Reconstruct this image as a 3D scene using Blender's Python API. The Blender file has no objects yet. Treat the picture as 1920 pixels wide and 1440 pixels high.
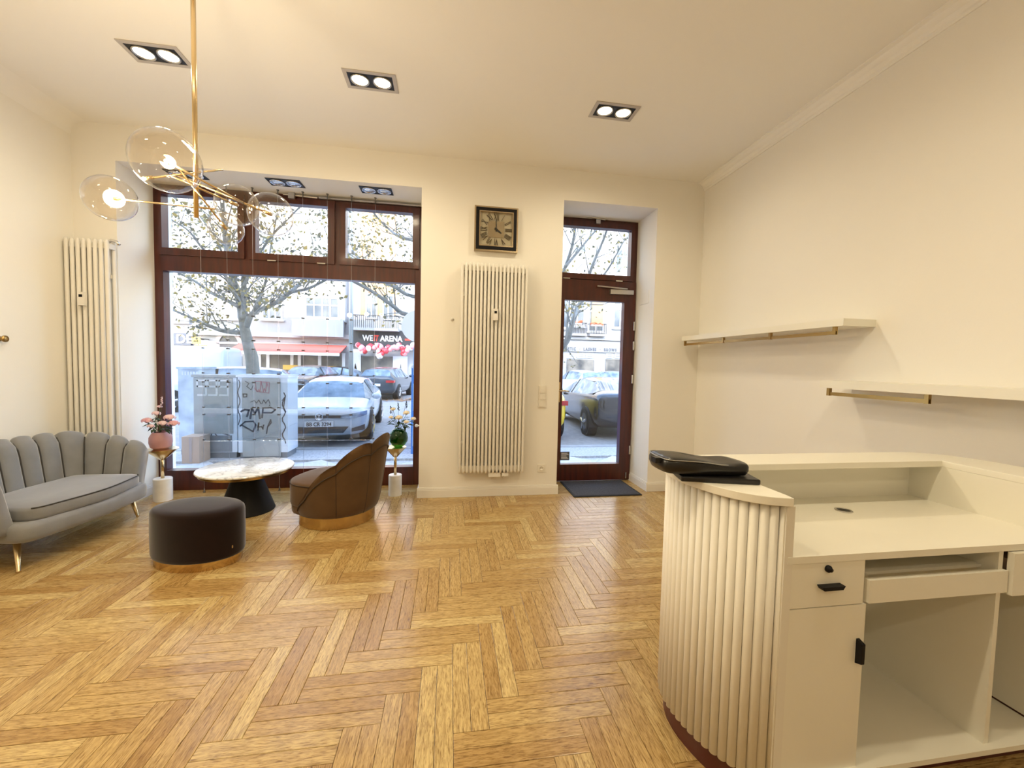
import bpy, bmesh, math, random
from mathutils import Vector, Matrix
import numpy as np

random.seed(7)
S = bpy.context.scene
COL = S.collection
PI = math.pi

# ------------------------------------------------------------------ camera
FPX = 753.98
YAW, PITCH, ROLL = math.radians(8.8857), math.radians(-2.7669), math.radians(1.2676)
CAM = np.array([0.0, 0.0, 1.35])
fw = np.array([math.sin(YAW) * math.cos(PITCH), math.cos(YAW) * math.cos(PITCH), math.sin(PITCH)])
r0 = np.array([math.cos(YAW), -math.sin(YAW), 0.0])
u0 = np.cross(r0, fw)
rt = r0 * math.cos(ROLL) + u0 * math.sin(ROLL)
up = np.cross(rt, fw)
cd = bpy.data.cameras.new('camera'); cam = bpy.data.objects.new('camera', cd); COL.objects.link(cam)
cd.sensor_width = 36; cd.lens = FPX / 1920 * 36; cd.clip_start = 0.05; cd.clip_end = 300
M = Matrix(((rt[0], up[0], -fw[0], CAM[0]), (rt[1], up[1], -fw[1], CAM[1]), (rt[2], up[2], -fw[2], CAM[2]), (0, 0, 0, 1)))
cam.matrix_world = M
S.camera = cam

# pixel of the 1920x1440 photograph -> direction -> point on a known plane
def ray(x, y): return rt * (x - 960) / FPX - up * (y - 720) / FPX + fw
def ony(x, y, Y): d = ray(x, y); return CAM + d * Y / d[1]
def onz(x, y, z=0.0): d = ray(x, y); return CAM + d * (z - CAM[2]) / d[2]
def atd(x, y, D): return CAM + ray(x, y) * D

# ------------------------------------------------------------------ light and exposure
S.view_settings.view_transform = 'Standard'; S.view_settings.look = 'None'
S.view_settings.exposure = 0.15; S.view_settings.gamma = 1.0
S.view_settings.use_curve_mapping = False
SKY_STRENGTH = 2.1
SUN_STRENGTH = 4.5
LAMP_W = 18.5
SUN_EL, SUN_AZ = 27, 12
W = bpy.data.worlds.new('world'); S.world = W; W.use_nodes = True
wn = W.node_tree.nodes; wl = W.node_tree.links
sky = wn.new('ShaderNodeTexSky'); sky.sky_type = 'NISHITA'; sky.sun_disc = False
sky.sun_elevation = math.radians(SUN_EL); sky.sun_rotation = math.radians(180 + SUN_AZ)
sky.air_density = 1.0; sky.dust_density = 1.5
wl.new(sky.outputs[0], wn['Background'].inputs[0]); wn['Background'].inputs[1].default_value = SKY_STRENGTH
sl = bpy.data.lights.new('sun', 'SUN'); sl.energy = SUN_STRENGTH; sl.angle = math.radians(0.6); sl.color = (1, .94, .84)
so = bpy.data.objects.new('sun', sl); COL.objects.link(so)
so.rotation_euler = (math.radians(90 - SUN_EL), 0, math.radians(-SUN_AZ)); so.location = (0, -30, 40)

# ------------------------------------------------------------------ materials
MAT = {}
def nodes(name):
    m = bpy.data.materials.new(name); m.use_nodes = True
    return m, m.node_tree.nodes, m.node_tree.links, m.node_tree.nodes['Principled BSDF']
def mat(name, col, rough=.5, metal=0, bump=0, bscale=40, var=0, vscale=6, coat=0, sheen=0, emit=None, estr=0, col2=None, trans=0, spec=.5, stretch=None):
    m, n, l, b = nodes(name)
    b.inputs['Base Color'].default_value = (*col, 1); b.inputs['Roughness'].default_value = rough
    b.inputs['Metallic'].default_value = metal; b.inputs['Coat Weight'].default_value = coat
    b.inputs['Coat Roughness'].default_value = .1
    b.inputs['Specular IOR Level'].default_value = spec
    if sheen: b.inputs['Sheen Weight'].default_value = sheen; b.inputs['Sheen Roughness'].default_value = .4
    if trans: b.inputs['Transmission Weight'].default_value = trans
    if emit: b.inputs['Emission Color'].default_value = (*emit, 1); b.inputs['Emission Strength'].default_value = estr
    if var or bump or col2:
        tc = n.new('ShaderNodeTexCoord'); src = tc.outputs['Object']
        if stretch:
            mp = n.new('ShaderNodeMapping'); mp.inputs['Scale'].default_value = stretch; l.new(src, mp.inputs[0]); src = mp.outputs[0]
        if var or col2:
            t = n.new('ShaderNodeTexNoise'); t.inputs['Scale'].default_value = vscale; t.inputs['Detail'].default_value = 6
            l.new(src, t.inputs['Vector'])
            r = n.new('ShaderNodeValToRGB'); c2 = col2 or tuple(c * (1 - var) for c in col)
            r.color_ramp.elements[0].position = .35; r.color_ramp.elements[1].position = .65
            r.color_ramp.elements[0].color = (*c2, 1); r.color_ramp.elements[1].color = (*col, 1)
            l.new(t.outputs['Fac'], r.inputs[0]); l.new(r.outputs[0], b.inputs['Base Color'])
        if bump:
            t2 = n.new('ShaderNodeTexNoise'); t2.inputs['Scale'].default_value = bscale; t2.inputs['Detail'].default_value = 4
            l.new(src, t2.inputs['Vector'])
            bp = n.new('ShaderNodeBump'); bp.inputs['Strength'].default_value = bump; bp.inputs['Distance'].default_value = .01
            l.new(t2.outputs['Fac'], bp.inputs['Height']); l.new(bp.outputs[0], b.inputs['Normal'])
    MAT[name] = m; return m
def glassmat(name, tint=(1, 1, 1), ior=1.45, rough=0.0, gl=1.0):
    m = bpy.data.materials.new(name); m.use_nodes = True; n = m.node_tree.nodes; l = m.node_tree.links
    n.remove(n['Principled BSDF']); out = n['Material Output']
    tr = n.new('ShaderNodeBsdfTransparent'); tr.inputs[0].default_value = (*tint, 1)
    gs = n.new('ShaderNodeBsdfGlossy'); gs.inputs['Roughness'].default_value = rough
    lw = n.new('ShaderNodeLayerWeight'); pw = n.new('ShaderNodeMath'); pw.operation = 'POWER'; pw.inputs[1].default_value = 4.0
    l.new(lw.outputs['Facing'], pw.inputs[0]); f0 = ((ior - 1) / (ior + 1)) ** 2
    mu = n.new('ShaderNodeMath'); mu.operation = 'MULTIPLY_ADD'; mu.inputs[1].default_value = (1 - f0) * gl; mu.inputs[2].default_value = f0 * gl; mu.use_clamp = True
    mx = n.new('ShaderNodeMixShader'); l.new(pw.outputs[0], mu.inputs[0]); l.new(mu.outputs[0], mx.inputs[0])
    l.new(tr.outputs[0], mx.inputs[1]); l.new(gs.outputs[0], mx.inputs[2]); l.new(mx.outputs[0], out.inputs[0])
    MAT[name] = m; return m

mat('wall', (.90, .87, .80), .85, bump=.04, bscale=120, var=.015, vscale=1.5)
mat('ceiling', (.92, .895, .84), .9, bump=.03, bscale=120)
mat('trim', (.84, .81, .75), .45)
mat('mahogany', (.080, .0125, .0045), .35, col2=(.048, .007, .003), vscale=5, stretch=(6, 6, .6), coat=.25)
mat('radiator', (.82, .79, .72), .35)
mat('steel', (.55, .53, .50), .32, 1)
mat('chrome', (.8, .8, .8), .12, 1)
mat('black', (.012, .011, .011), .45)
mat('black_plastic', (.008, .007, .008), .5, spec=.2)
mat('brass', (.74, .57, .32), .22, 1)
mat('gold_band', (.62, .45, .22), .22, 1, col2=(.54, .38, .17), vscale=3)
mat('old_brass', (.42, .28, .11), .32, 1)
mat('bronze', (.10, .065, .03), .4, .7)
mat('desk_white', (.87, .84, .735), .38)
mat('flute', (.84, .80, .71), .5, bump=.02, bscale=300)
mat('desk_plinth', (.085, .016, .010), .35)
mat('velvet_grey', (.235, .237, .243), .8, sheen=.8, bump=.10, bscale=350, var=.12, vscale=9)
mat('piping_grey', (.045, .042, .04), .8)
mat('velvet_taupe', (.118, .064, .026), .85, spec=.25, sheen=.30, bump=.06, bscale=300, var=.2, vscale=5)
mat('piping_taupe', (.045, .028, .016), .8)
mat('velvet_brown', (.012, .0032, .0016), .85, spec=.15, sheen=.5, bump=.06, bscale=300, var=.35, vscale=5)
mat('black_cone', (.006, .006, .007), .6, spec=.25)
mat('white_marble', (.90, .89, .87), .3, col2=(.80, .79, .78), vscale=9)
mat('leather', (.009, .008, .008), .28, bump=.12, bscale=14)
mat('zip', (.5, .5, .5), .3, 1)
mat('pink_ceramic', (.52, .27, .27), .45, var=.12, vscale=10)
mat('petal_pink', (.78, .36, .40), .7, col2=(.85, .58, .60), vscale=35)
mat('petal_pale', (.86, .66, .66), .7, col2=(.80, .52, .54), vscale=35)
mat('petal_white', (.86, .80, .68), .7, col2=(.82, .70, .50), vscale=35)
mat('leaf', (.035, .075, .025), .6, var=.4, vscale=30)
mat('stem', (.06, .10, .03), .6)
mat('sprig', (.05, .06, .055), .7)
mat('mat_grey', (.075, .075, .085), .95, bump=.5, bscale=500, col2=(.045, .045, .052), vscale=70)
mat('mat_edge', (.012, .012, .013), .8)
mat('switch', (.84, .80, .71), .4)
mat('clock_face', (.50, .42, .28), .35, .35, col2=(.62, .54, .38), vscale=8)
mat('champagne', (.50, .40, .26), .25, 1)
mat('wire', (.55, .55, .55), .3, 1)
mat('clip', (.12, .12, .12), .35, .6)
mat('bulb_on', (1, .85, .6), .4, emit=(1, .80, .48), estr=60)
mat('lens_on', (1, .9, .7), .4, emit=(1, .87, .62), estr=14)
mat('lamp_frame', (.52, .48, .44), .4)
mat('lens_off', (.65, .65, .65), .15, .8)
mat('sticker', (.12, .13, .15), .5)
# street
mat('granite_slab', (.62, .62, .62), .8, col2=(.50, .50, .51), vscale=18, bump=.1, bscale=60)
mat('sidewalk', (.56, .56, .57), .9, col2=(.38, .38, .39), vscale=26, bump=.4, bscale=30)
mat('asphalt', (.33, .32, .31), .9, col2=(.26, .25, .25), vscale=8)
mat('kerb', (.42, .42, .42), .8, var=.2, vscale=8)
mat('facade_white', (.36, .36, .37), .9, var=.05, vscale=.6)
mat('facade_pink', (.38, .31, .29), .9, var=.06, vscale=.6)
mat('facade_peach', (.45, .27, .14), .9, var=.05, vscale=.8)
mat('facade_grey', (.27, .28, .31), .9, var=.06, vscale=.7)
mat('facade_stone', (.29, .285, .295), .9, var=.06, vscale=.8)
mat('facade_exterior', (.72, .70, .69), .9, var=.05, vscale=.8)
mat('window_frame', (.82, .82, .82), .5)
mat('far_glass', (.10, .12, .14), .08, col2=(.22, .23, .22), vscale=.9)
mat('shop_glass', (.07, .07, .07), .1, col2=(.26, .23, .19), vscale=1.2)
mat('dark_door', (.05, .05, .06), .5, var=.3, vscale=2)
mat('sign_dark', (.035, .038, .045), .5)
mat('sign_navy', (.03, .05, .09), .5)
mat('letter_white', (.85, .85, .85), .5)
mat('letter_red', (.75, .06, .04), .5)
mat('letter_grey', (.09, .095, .11), .5)
mat('awning_red', (.72, .13, .10), .8)
mat('awning_white', (.82, .80, .76), .8)
mat('banner_yellow', (.85, .50, .10), .7)
mat('balloon_red', (.60, .05, .07), .3)
mat('balloon_white', (.82, .78, .78), .3)
mat('balloon_pink', (.75, .30, .32), .3)
mat('rail_dark', (.05, .05, .05), .5)
mat('flowers_red', (.55, .12, .05), .8)
mat('car_white', (.60, .63, .66), .25, coat=.6)
mat('car_dark', (.020, .022, .026), .22, coat=.7)
mat('car_graphite', (.030, .028, .028), .2, .3, coat=.8)
mat('car_blue', (.03, .045, .06), .22, coat=.7)
mat('car_silver', (.30, .32, .33), .25, .5, coat=.5)
mat('car_yellow', (.80, .55, .03), .3, coat=.5)
mat('car_glass', (.09, .13, .17), .04, col2=(.30, .36, .42), vscale=3)
mat('tyre', (.015, .015, .015), .8)
mat('rim', (.55, .55, .56), .25, .9)
mat('headlight', (.22, .25, .29), .08, .3, col2=(.45, .50, .55), vscale=9)
mat('taillight', (.45, .02, .02), .2)
mat('plate', (.80, .80, .80), .5)
mat('plate_text', (.03, .03, .03), .5)
mat('grille', (.06, .06, .06), .5)
mat('bark', (.34, .33, .30), .9, col2=(.24, .24, .22), vscale=12, bump=.5, bscale=25)
mat('leaf_yellow', (.58, .42, .13), .8, col2=(.40, .34, .15), vscale=6)
mat('leaf_grey', (.17, .17, .13), .8, col2=(.34, .31, .19), vscale=5)
mat('leaf_litter', (.45, .22, .07), .9, col2=(.30, .15, .06), vscale=10)
mat('cab_grey', (.40, .41, .39), .7, col2=(.33, .33, .31), vscale=3)
mat('cab_edge', (.68, .72, .76), .6)
mat('cab_blue', (.62, .70, .80), .6, col2=(.40, .47, .56), vscale=4)
mat('cab_dark', (.24, .25, .26), .7, var=.2, vscale=4)
mat('graffiti_white', (.62, .62, .60), .7)
mat('graffiti_black', (.05, .05, .06), .6)
mat('graffiti_red', (.40, .16, .20), .7)
mat('cardboard', (.45, .33, .25), .9)
mat('toilet_blue', (.06, .25, .70), .5)
mat('pole_grey', (.42, .44, .44), .5, .3)
mat('sign_blue', (.35, .55, .75), .4)
mat('poster', (.70, .71, .73), .6)
glassmat('glass', (.97, .98, .98), 1.45)
glassmat('acrylic', (.93, .95, .96), 1.5, gl=.9)
glassmat('globe', (.955, .925, .88), 1.5, gl=1.5)
glassmat('green_glass', (.20, .42, .10), 1.5)

# marble table top with veins
def mk_marble():
    m, n, l, b = nodes('calacatta'); b.inputs['Roughness'].default_value = .10
    tc = n.new('ShaderNodeTexCoord'); nz = n.new('ShaderNodeTexNoise'); nz.inputs['Scale'].default_value = 7; nz.inputs['Detail'].default_value = 8; nz.inputs['Distortion'].default_value = 1.5
    l.new(tc.outputs['Object'], nz.inputs['Vector'])
    rp = n.new('ShaderNodeValToRGB'); e = rp.color_ramp.elements
    e[0].position = .36; e[0].color = (.83, .82, .79, 1); e[1].position = .64; e[1].color = (.80, .79, .76, 1)
    k = e.new(.47); k.color = (.70, .69, .66, 1); k = e.new(.5); k.color = (.42, .40, .37, 1); k = e.new(.53); k.color = (.72, .71, .68, 1)
    l.new(nz.outputs['Fac'], rp.inputs[0]); l.new(rp.outputs[0], b.inputs['Base Color']); MAT['calacatta'] = m
mk_marble()

# oak parquet: one colour per plank, grain along the plank (attribute gv = along, across)
def mk_oak():
    m, n, l, b = nodes('oak')
    at = n.new('ShaderNodeAttribute'); at.attribute_name = 'gv'
    oi = n.new('ShaderNodeObjectInfo'); ge = n.new('ShaderNodeNewGeometry')
    ad = n.new('ShaderNodeMath'); ad.operation = 'ADD'; l.new(oi.outputs['Random'], ad.inputs[0]); l.new(ge.outputs['Random Per Island'], ad.inputs[1])
    fr = n.new('ShaderNodeMath'); fr.operation = 'FRACT'; l.new(ad.outputs[0], fr.inputs[0])
    of = n.new('ShaderNodeVectorMath'); of.operation = 'MULTIPLY_ADD'; cb = n.new('ShaderNodeCombineXYZ')
    for i in range(3): l.new(fr.outputs[0], cb.inputs[i])
    l.new(cb.outputs[0], of.inputs[0]); of.inputs[1].default_value = (37, 53, 71); l.new(at.outputs['Vector'], of.inputs[2])
    mp = n.new('ShaderNodeMapping'); mp.inputs['Scale'].default_value = (8, 62, 1); l.new(of.outputs[0], mp.inputs[0])
    g = n.new('ShaderNodeTexNoise'); g.inputs['Scale'].default_value = 1.6; g.inputs['Detail'].default_value = 7; g.inputs['Roughness'].default_value = .66; g.inputs['Distortion'].default_value = 1.1
    l.new(mp.outputs[0], g.inputs['Vector'])
    mp2 = n.new('ShaderNodeMapping'); mp2.inputs['Scale'].default_value = (20, 190, 1); l.new(of.outputs[0], mp2.inputs[0])
    g2 = n.new('ShaderNodeTexNoise'); g2.inputs['Scale'].default_value = 1.5; g2.inputs['Detail'].default_value = 3; l.new(mp2.outputs[0], g2.inputs['Vector'])
    base = n.new('ShaderNodeValToRGB'); e = base.color_ramp.elements
    e[0].position = 0; e[0].color = (.43, .27, .098, 1); e[1].position = 1; e[1].color = (.64, .49, .225, 1)
    k = e.new(.4); k.color = (.52, .355, .142, 1); k = e.new(.75); k.color = (.55, .385, .16, 1)
    l.new(fr.outputs[0], base.inputs[0])
    gr = n.new('ShaderNodeValToRGB'); e = gr.color_ramp.elements
    e[0].position = .34; e[0].color = (.62, .55, .46, 1); e[1].position = .60; e[1].color = (1.08, 1.06, 1.02, 1)
    l.new(g.outputs['Fac'], gr.inputs[0])
    pr = n.new('ShaderNodeValToRGB'); e = pr.color_ramp.elements
    e[0].position = .34; e[0].color = (.42, .33, .25, 1); e[1].position = .46; e[1].color = (1, 1, 1, 1)
    l.new(g2.outputs['Fac'], pr.inputs[0])
    x1 = n.new('ShaderNodeMix'); x1.data_type = 'RGBA'; x1.blend_type = 'MULTIPLY'; x1.inputs[0].default_value = 1
    l.new(base.outputs[0], x1.inputs[6]); l.new(gr.outputs[0], x1.inputs[7])
    x2 = n.new('ShaderNodeMix'); x2.data_type = 'RGBA'; x2.blend_type = 'MULTIPLY'; x2.inputs[0].default_value = .8
    l.new(x1.outputs[2], x2.inputs[6]); l.new(pr.outputs[0], x2.inputs[7])
    l.new(x2.outputs[2], b.inputs['Base Color'])
    rr = n.new('ShaderNodeMapRange'); rr.inputs[3].default_value = .15; rr.inputs[4].default_value = .29
    l.new(g.outputs['Fac'], rr.inputs[0]); l.new(rr.outputs[0], b.inputs['Roughness'])
    bp = n.new('ShaderNodeBump'); bp.inputs['Strength'].default_value = .10; bp.inputs['Distance'].default_value = .002
    l.new(g2.outputs['Fac'], bp.inputs['Height']); l.new(bp.outputs[0], b.inputs['Normal'])
    MAT['oak'] = m
mk_oak()
mat('floor_joint', (.07, .035, .015), .8)

# ------------------------------------------------------------------ mesh helpers
ORG = {}
def thing(name, label, cat, loc=(0, 0, 0), rotz=0, group=None):
    o = bpy.data.objects.new(name, None); COL.objects.link(o); o.empty_display_size = .05
    o.location = loc; o.rotation_euler = (0, 0, rotz); o['label'] = label; o['category'] = cat
    if group: o['group'] = group
    ORG[o.name] = Vector(loc) if rotz == 0 else None
    return o
def tag(o, label, cat, group=None, kind=None):
    if label: o['label'] = label
    if cat: o['category'] = cat
    if group: o['group'] = group
    if kind: o['kind'] = kind
    return o
def origin(p):
    while p.parent: p = p.parent
    return ORG.get(p.name)
def finish(name, bm, m, parent=None, smooth=False, local=False, bev=0, label=None):
    if bev: bmesh.ops.bevel(bm, geom=[e for e in bm.edges if len(e.link_faces) == 2 and e.calc_face_angle(0) > .5], offset=bev, segments=2, affect='EDGES', profile=.5)
    me = bpy.data.meshes.new(name)
    if parent is not None and not local:
        og = origin(parent)
        if og is not None: bmesh.ops.translate(bm, verts=bm.verts, vec=-og)
    if smooth:
        for f in bm.faces: f.smooth = True
    bm.to_mesh(me); bm.free()
    if m: me.materials.append(MAT[m] if isinstance(m, str) else m)
    o = bpy.data.objects.new(name, me); COL.objects.link(o); o.parent = parent
    if smooth == 'auto': me.set_sharp_from_angle(angle=math.radians(38))
    if label: o['label'] = label
    return o
def single(name, bm, m, label, cat, group=None, smooth=False, bev=0, base=None):
    """a thing that is one mesh; origin moved to its base"""
    if bev: bmesh.ops.bevel(bm, geom=list(bm.edges), offset=bev, segments=2, affect='EDGES', profile=.5); bev = 0
    xs = [v.co.copy() for v in bm.verts]
    c = Vector((sum(v.x for v in xs) / len(xs), sum(v.y for v in xs) / len(xs), min(v.z for v in xs)))
    bmesh.ops.translate(bm, verts=bm.verts, vec=-c)
    o = finish(name, bm, m, None, smooth); o.location = c
    return tag(o, label, cat, group)
def BM(): return bmesh.new()
def box(bm, x0, x1, y0, y1, z0, z1):
    vs = [bm.verts.new((x, y, z)) for z in (z0, z1) for y in (y0, y1) for x in (x0, x1)]
    for q in ((0, 2, 3, 1), (4, 5, 7, 6), (0, 1, 5, 4), (2, 6, 7, 3), (0, 4, 6, 2), (1, 3, 7, 5)): bm.faces.new([vs[i] for i in q])
    return bm
def bx(*a): return box(BM(), *a)
def prism(bm, poly, z0, z1, axis='z'):
    f = {'z': lambda p, h: (p[0], p[1], h), 'y': lambda p, h: (p[0], h, p[1]), 'x': lambda p, h: (h, p[0], p[1])}[axis]
    a = [bm.verts.new(f(p, z0)) for p in poly]; b = [bm.verts.new(f(p, z1)) for p in poly]; n = len(poly)
    bm.faces.new(a[::-1]); bm.faces.new(b)
    for i in range(n): bm.faces.new((a[i], a[(i + 1) % n], b[(i + 1) % n], b[i]))
    bmesh.ops.recalc_face_normals(bm, faces=bm.faces); return bm
def cyl(bm, p0, p1, ra, rb=None, seg=12, cap=True):
    rb = ra if rb is None else rb; p0 = Vector(p0); p1 = Vector(p1); d = (p1 - p0).normalized()
    t = Vector((0, 0, 1)) if abs(d.z) < .9 else Vector((1, 0, 0)); a = d.cross(t).normalized(); b = d.cross(a)
    A = [bm.verts.new(p0 + (a * math.cos(2 * PI * i / seg) + b * math.sin(2 * PI * i / seg)) * ra) for i in range(seg)]
    B = [bm.verts.new(p1 + (a * math.cos(2 * PI * i / seg) + b * math.sin(2 * PI * i / seg)) * rb) for i in range(seg)]
    for i in range(seg): bm.faces.new((A[i], A[(i + 1) % seg], B[(i + 1) % seg], B[i]))
    if cap: bm.faces.new(A[::-1]); bm.faces.new(B)
    bmesh.ops.recalc_face_normals(bm, faces=bm.faces); return bm
def tube(bm, pts, rads, seg=8):
    pts = [Vector(p) for p in pts]; n = len(pts); rads = rads if hasattr(rads, '__len__') else [rads] * n; prev = None; ref = None
    for i, p in enumerate(pts):
        d = (pts[min(i + 1, n - 1)] - pts[max(i - 1, 0)]).normalized()
        if ref is None: ref = Vector((0, 0, 1)) if abs(d.z) < .9 else Vector((1, 0, 0))
        a = (ref - d * ref.dot(d)).normalized(); b = d.cross(a); ref = a
        R = [bm.verts.new(p + (a * math.cos(2 * PI * k / seg) + b * math.sin(2 * PI * k / seg)) * rads[i]) for k in range(seg)]
        if prev:
            for k in range(seg): bm.faces.new((prev[k], prev[(k + 1) % seg], R[(k + 1) % seg], R[k]))
        else: bm.faces.new(R[::-1])
        prev = R
    bm.faces.new(prev); bmesh.ops.recalc_face_normals(bm, faces=bm.faces); return bm
def lathe(bm, prof, c=(0, 0, 0), seg=32, ell=(1, 1), rot=0):
    """prof list of (r, z)"""
    rings = []
    for r, z in prof:
        if r < 1e-6: rings.append([bm.verts.new((c[0], c[1], c[2] + z))]); continue
        ring = []
        for i in range(seg):
            t = 2 * PI * i / seg; x, y = r * ell[0] * math.cos(t), r * ell[1] * math.sin(t)
            ring.append(bm.verts.new((c[0] + x * math.cos(rot) - y * math.sin(rot), c[1] + x * math.sin(rot) + y * math.cos(rot), c[2] + z)))
        rings.append(ring)
    for A, B in zip(rings, rings[1:]):
        for i in range(seg):
            j = (i + 1) % seg
            if len(A) == 1 and len(B) == 1: continue
            if len(A) == 1: bm.faces.new((A[0], B[j], B[i]))
            elif len(B) == 1: bm.faces.new((A[i], A[j], B[0]))
            else: bm.faces.new((A[i], A[j], B[j], B[i]))
    for e in (0, -1):
        if len(rings[e]) > 1: bm.faces.new(rings[e] if e else rings[e][::-1])
    bmesh.ops.recalc_face_normals(bm, faces=bm.faces); return bm
def ball(bm, c, r, seg=16, rng=10, sc=(1, 1, 1)):
    m = Matrix.Translation(c) @ Matrix.Diagonal((*[r * s for s in sc], 1))
    bmesh.ops.create_uvsphere(bm, u_segments=seg, v_segments=rng, radius=1, matrix=m); return bm
def text_bm(s, size, x, y, z, ext=.004, align='LEFT', shear=0, sx=1, bold=0, space=1):
    """text standing in the XZ plane facing -Y, baseline start at x,y,z"""
    cu = bpy.data.curves.new('t', 'FONT'); cu.body = s; cu.size = size; cu.extrude = ext; cu.align_x = align; cu.shear = shear; cu.offset = bold; cu.space_character = space
    cu.resolution_u = 3
    o = bpy.data.objects.new('t', cu); COL.objects.link(o)
    dg = bpy.context.evaluated_depsgraph_get(); dg.update()
    me = bpy.data.meshes.new_from_object(o.evaluated_get(dg)); bm = BM(); bm.from_mesh(me)
    bpy.data.objects.remove(o); bpy.data.curves.remove(cu); bpy.data.meshes.remove(me)
    for v in bm.verts: v.co = Vector((x + v.co.x * sx, y - v.co.z, z + v.co.y))
    bmesh.ops.recalc_face_normals(bm, faces=bm.faces)
    return bm
def stroke(bm, pts, y, w, t=.004):
    """flat painted stroke on the plane Y=y, pts (x,z)"""
    for (x0, z0), (x1, z1) in zip(pts, pts[1:]):
        d = Vector((x1 - x0, z1 - z0)); L = d.length or 1e-6; d /= L; n = Vector((-d.y, d.x)) * w / 2; e = d * w * .3
        q = [(x0 - e.x + n.x, z0 - e.y + n.y), (x1 + e.x + n.x, z1 + e.y + n.y), (x1 + e.x - n.x, z1 + e.y - n.y), (x0 - e.x - n.x, z0 - e.y - n.y)]
        prism(bm, q, y - t, y, 'y')
    return bm
def struct(name, bm, m, parent=None, bev=0, smooth=False):
    o = finish(name, bm, m, parent, smooth, bev=bev)
    if parent is None: o['kind'] = 'structure'
    return o
def sroot(name, loc=(0, 0, 0)):
    o = bpy.data.objects.new(name, None); COL.objects.link(o); o.location = loc; o['kind'] = 'structure'; o.empty_display_size = .05
    ORG[o.name] = Vector(loc); return o
def dup(o, parent=None):
    c = o.copy(); COL.objects.link(c); c.parent = parent
    for ch in o.children: dup(ch, c)
    return c
def catmull(P, n=8, closed=False):
    P = [Vector((*p, 0)) if len(p) == 2 else Vector(p) for p in P]; out = []
    m = len(P); rng = range(m) if closed else range(m - 1)
    for i in rng:
        p0, p1, p2, p3 = (P[(i + k) % m] if closed else P[min(max(i + k, 0), m - 1)] for k in (-1, 0, 1, 2))
        for k in range(n):
            t = k / n
            out.append(.5 * ((2 * p1) + (p2 - p0) * t + (2 * p0 - 5 * p1 + 4 * p2 - p3) * t * t + (3 * p1 - p0 - 3 * p2 + p3) * t ** 3))
    if not closed: out.append(P[-1])
    return out

# ------------------------------------------------------------------ the room
XL, XR, YB, YW, HC = -3.21, 2.69, -3.6, 4.055, 3.34
YF, YX = 4.5, 4.76            # inner face of the window frames, outer face of the front wall
WX0, WX1, DX0, DX1, HN = -2.88, -.288, 1.13, 2.152, 3.035
GZ = -.35                     # street level below the shop floor

fl = struct('floor', bx(XL - .1, XR + .1, YB - .1, YF + .26, -.2, -.012), 'floor_joint')
struct('ceiling', bx(XL - .1, XR + .1, YB - .1, YX, HC, HC + .25), 'ceiling')
struct('wall_left', bx(XL - .2, XL, YB - .1, YW, -.2, HC), 'wall')
struct('wall_right', bx(XR, XR + .2, YB - .1, YW, -.2, HC), 'wall')
struct('wall_back', bx(XL, XR, YB - .2, YB, -.2, HC), 'wall')
b = BM()
for x0, x1, z0, z1 in ((XL - .2, WX0, -.2, HN), (WX1, DX0, -.2, HN), (DX1, XR + .2, -.2, HN), (XL - .2, XR + .2, HN, HC)):
    box(b, x0, x1, YW, YX, z0, z1)
struct('wall_front', b, 'wall')
# the house above and to both sides, which shades the street
b = BM(); box(b, -22, 22, YW, YX, HC + .25, 16.2); box(b, -22, XL - .2, YW, YX, GZ, HC + .25); box(b, XR + .2, 22, YW, YX, GZ, HC + .25)
box(b, XL - .2, WX0, YX - .02, YX, GZ, -.2); box(b, WX1, DX0, YX - .02, YX, GZ, -.2); box(b, DX1, XR + .2, YX - .02, YX, GZ, -.2)
box(b, WX0, WX1, YX - .12, YX, GZ, -.01); box(b, DX0, DX1, YX - .12, YX + .3, GZ, -.18)
struct('wall_exterior', b, 'facade_exterior')

# double-herringbone oak planks
Lp, sp, gap = .477, .1333, .0016
def clip(r, R):
    x0, x1, y0, y1 = max(r[0], R[0]), min(r[1], R[1]), max(r[2], R[2]), min(r[3], R[3])
    return (x0, x1, y0, y1) if x1 - x0 > .008 and y1 - y0 > .008 else None
regions = [(XL, XR, YB, YW), (WX0, WX1, YW, YF - .13), (DX0, DX1, YW, YF)]
planks = []
for n in range(-60, 61):
    for m in range(-14, 15):
        ax, ay = .166 + n * sp - m * Lp, 1.417 + n * sp + m * Lp
        if ax > 5 or ax < -6 or ay > 6 or ay < -6: continue
        for k in (0, 1):
            planks.append(('A', (ax, ax + Lp, ay + k * sp / 2, ay + (k + 1) * sp / 2)))
            planks.append(('B', (ax - sp + k * sp / 2, ax - sp + (k + 1) * sp / 2, ay, ay + Lp)))
pieces = []
for o_, r_ in planks:
    for R in regions:
        q = clip(r_, R)
        if q: pieces.append((o_, q, abs((q[1] - q[0]) * (q[3] - q[2]) - Lp * sp / 2) < 1e-6))
pieces.append(('A', (WX0, WX1, YF - .13, YF), False))
def visible(q):
    cx, cy = (q[0] + q[1]) / 2, (q[2] + q[3]) / 2; v = np.array([cx, cy, 0]) - CAM; d = v @ fw
    if d < .3: return -1
    x, y = 960 + FPX * (v @ rt) / d, 720 - FPX * (v @ up) / d
    if not (-60 < x < 1990 and y < 1500): return -1
    if cx > .95 and .98 < cy < 1.62: return -1      # under the desk
    if cx > 1.35 and cy < 3.2: return -1            # behind the desk
    return 1 / (d * d)
pieces.sort(key=lambda p: -visible(p[1]))
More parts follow.
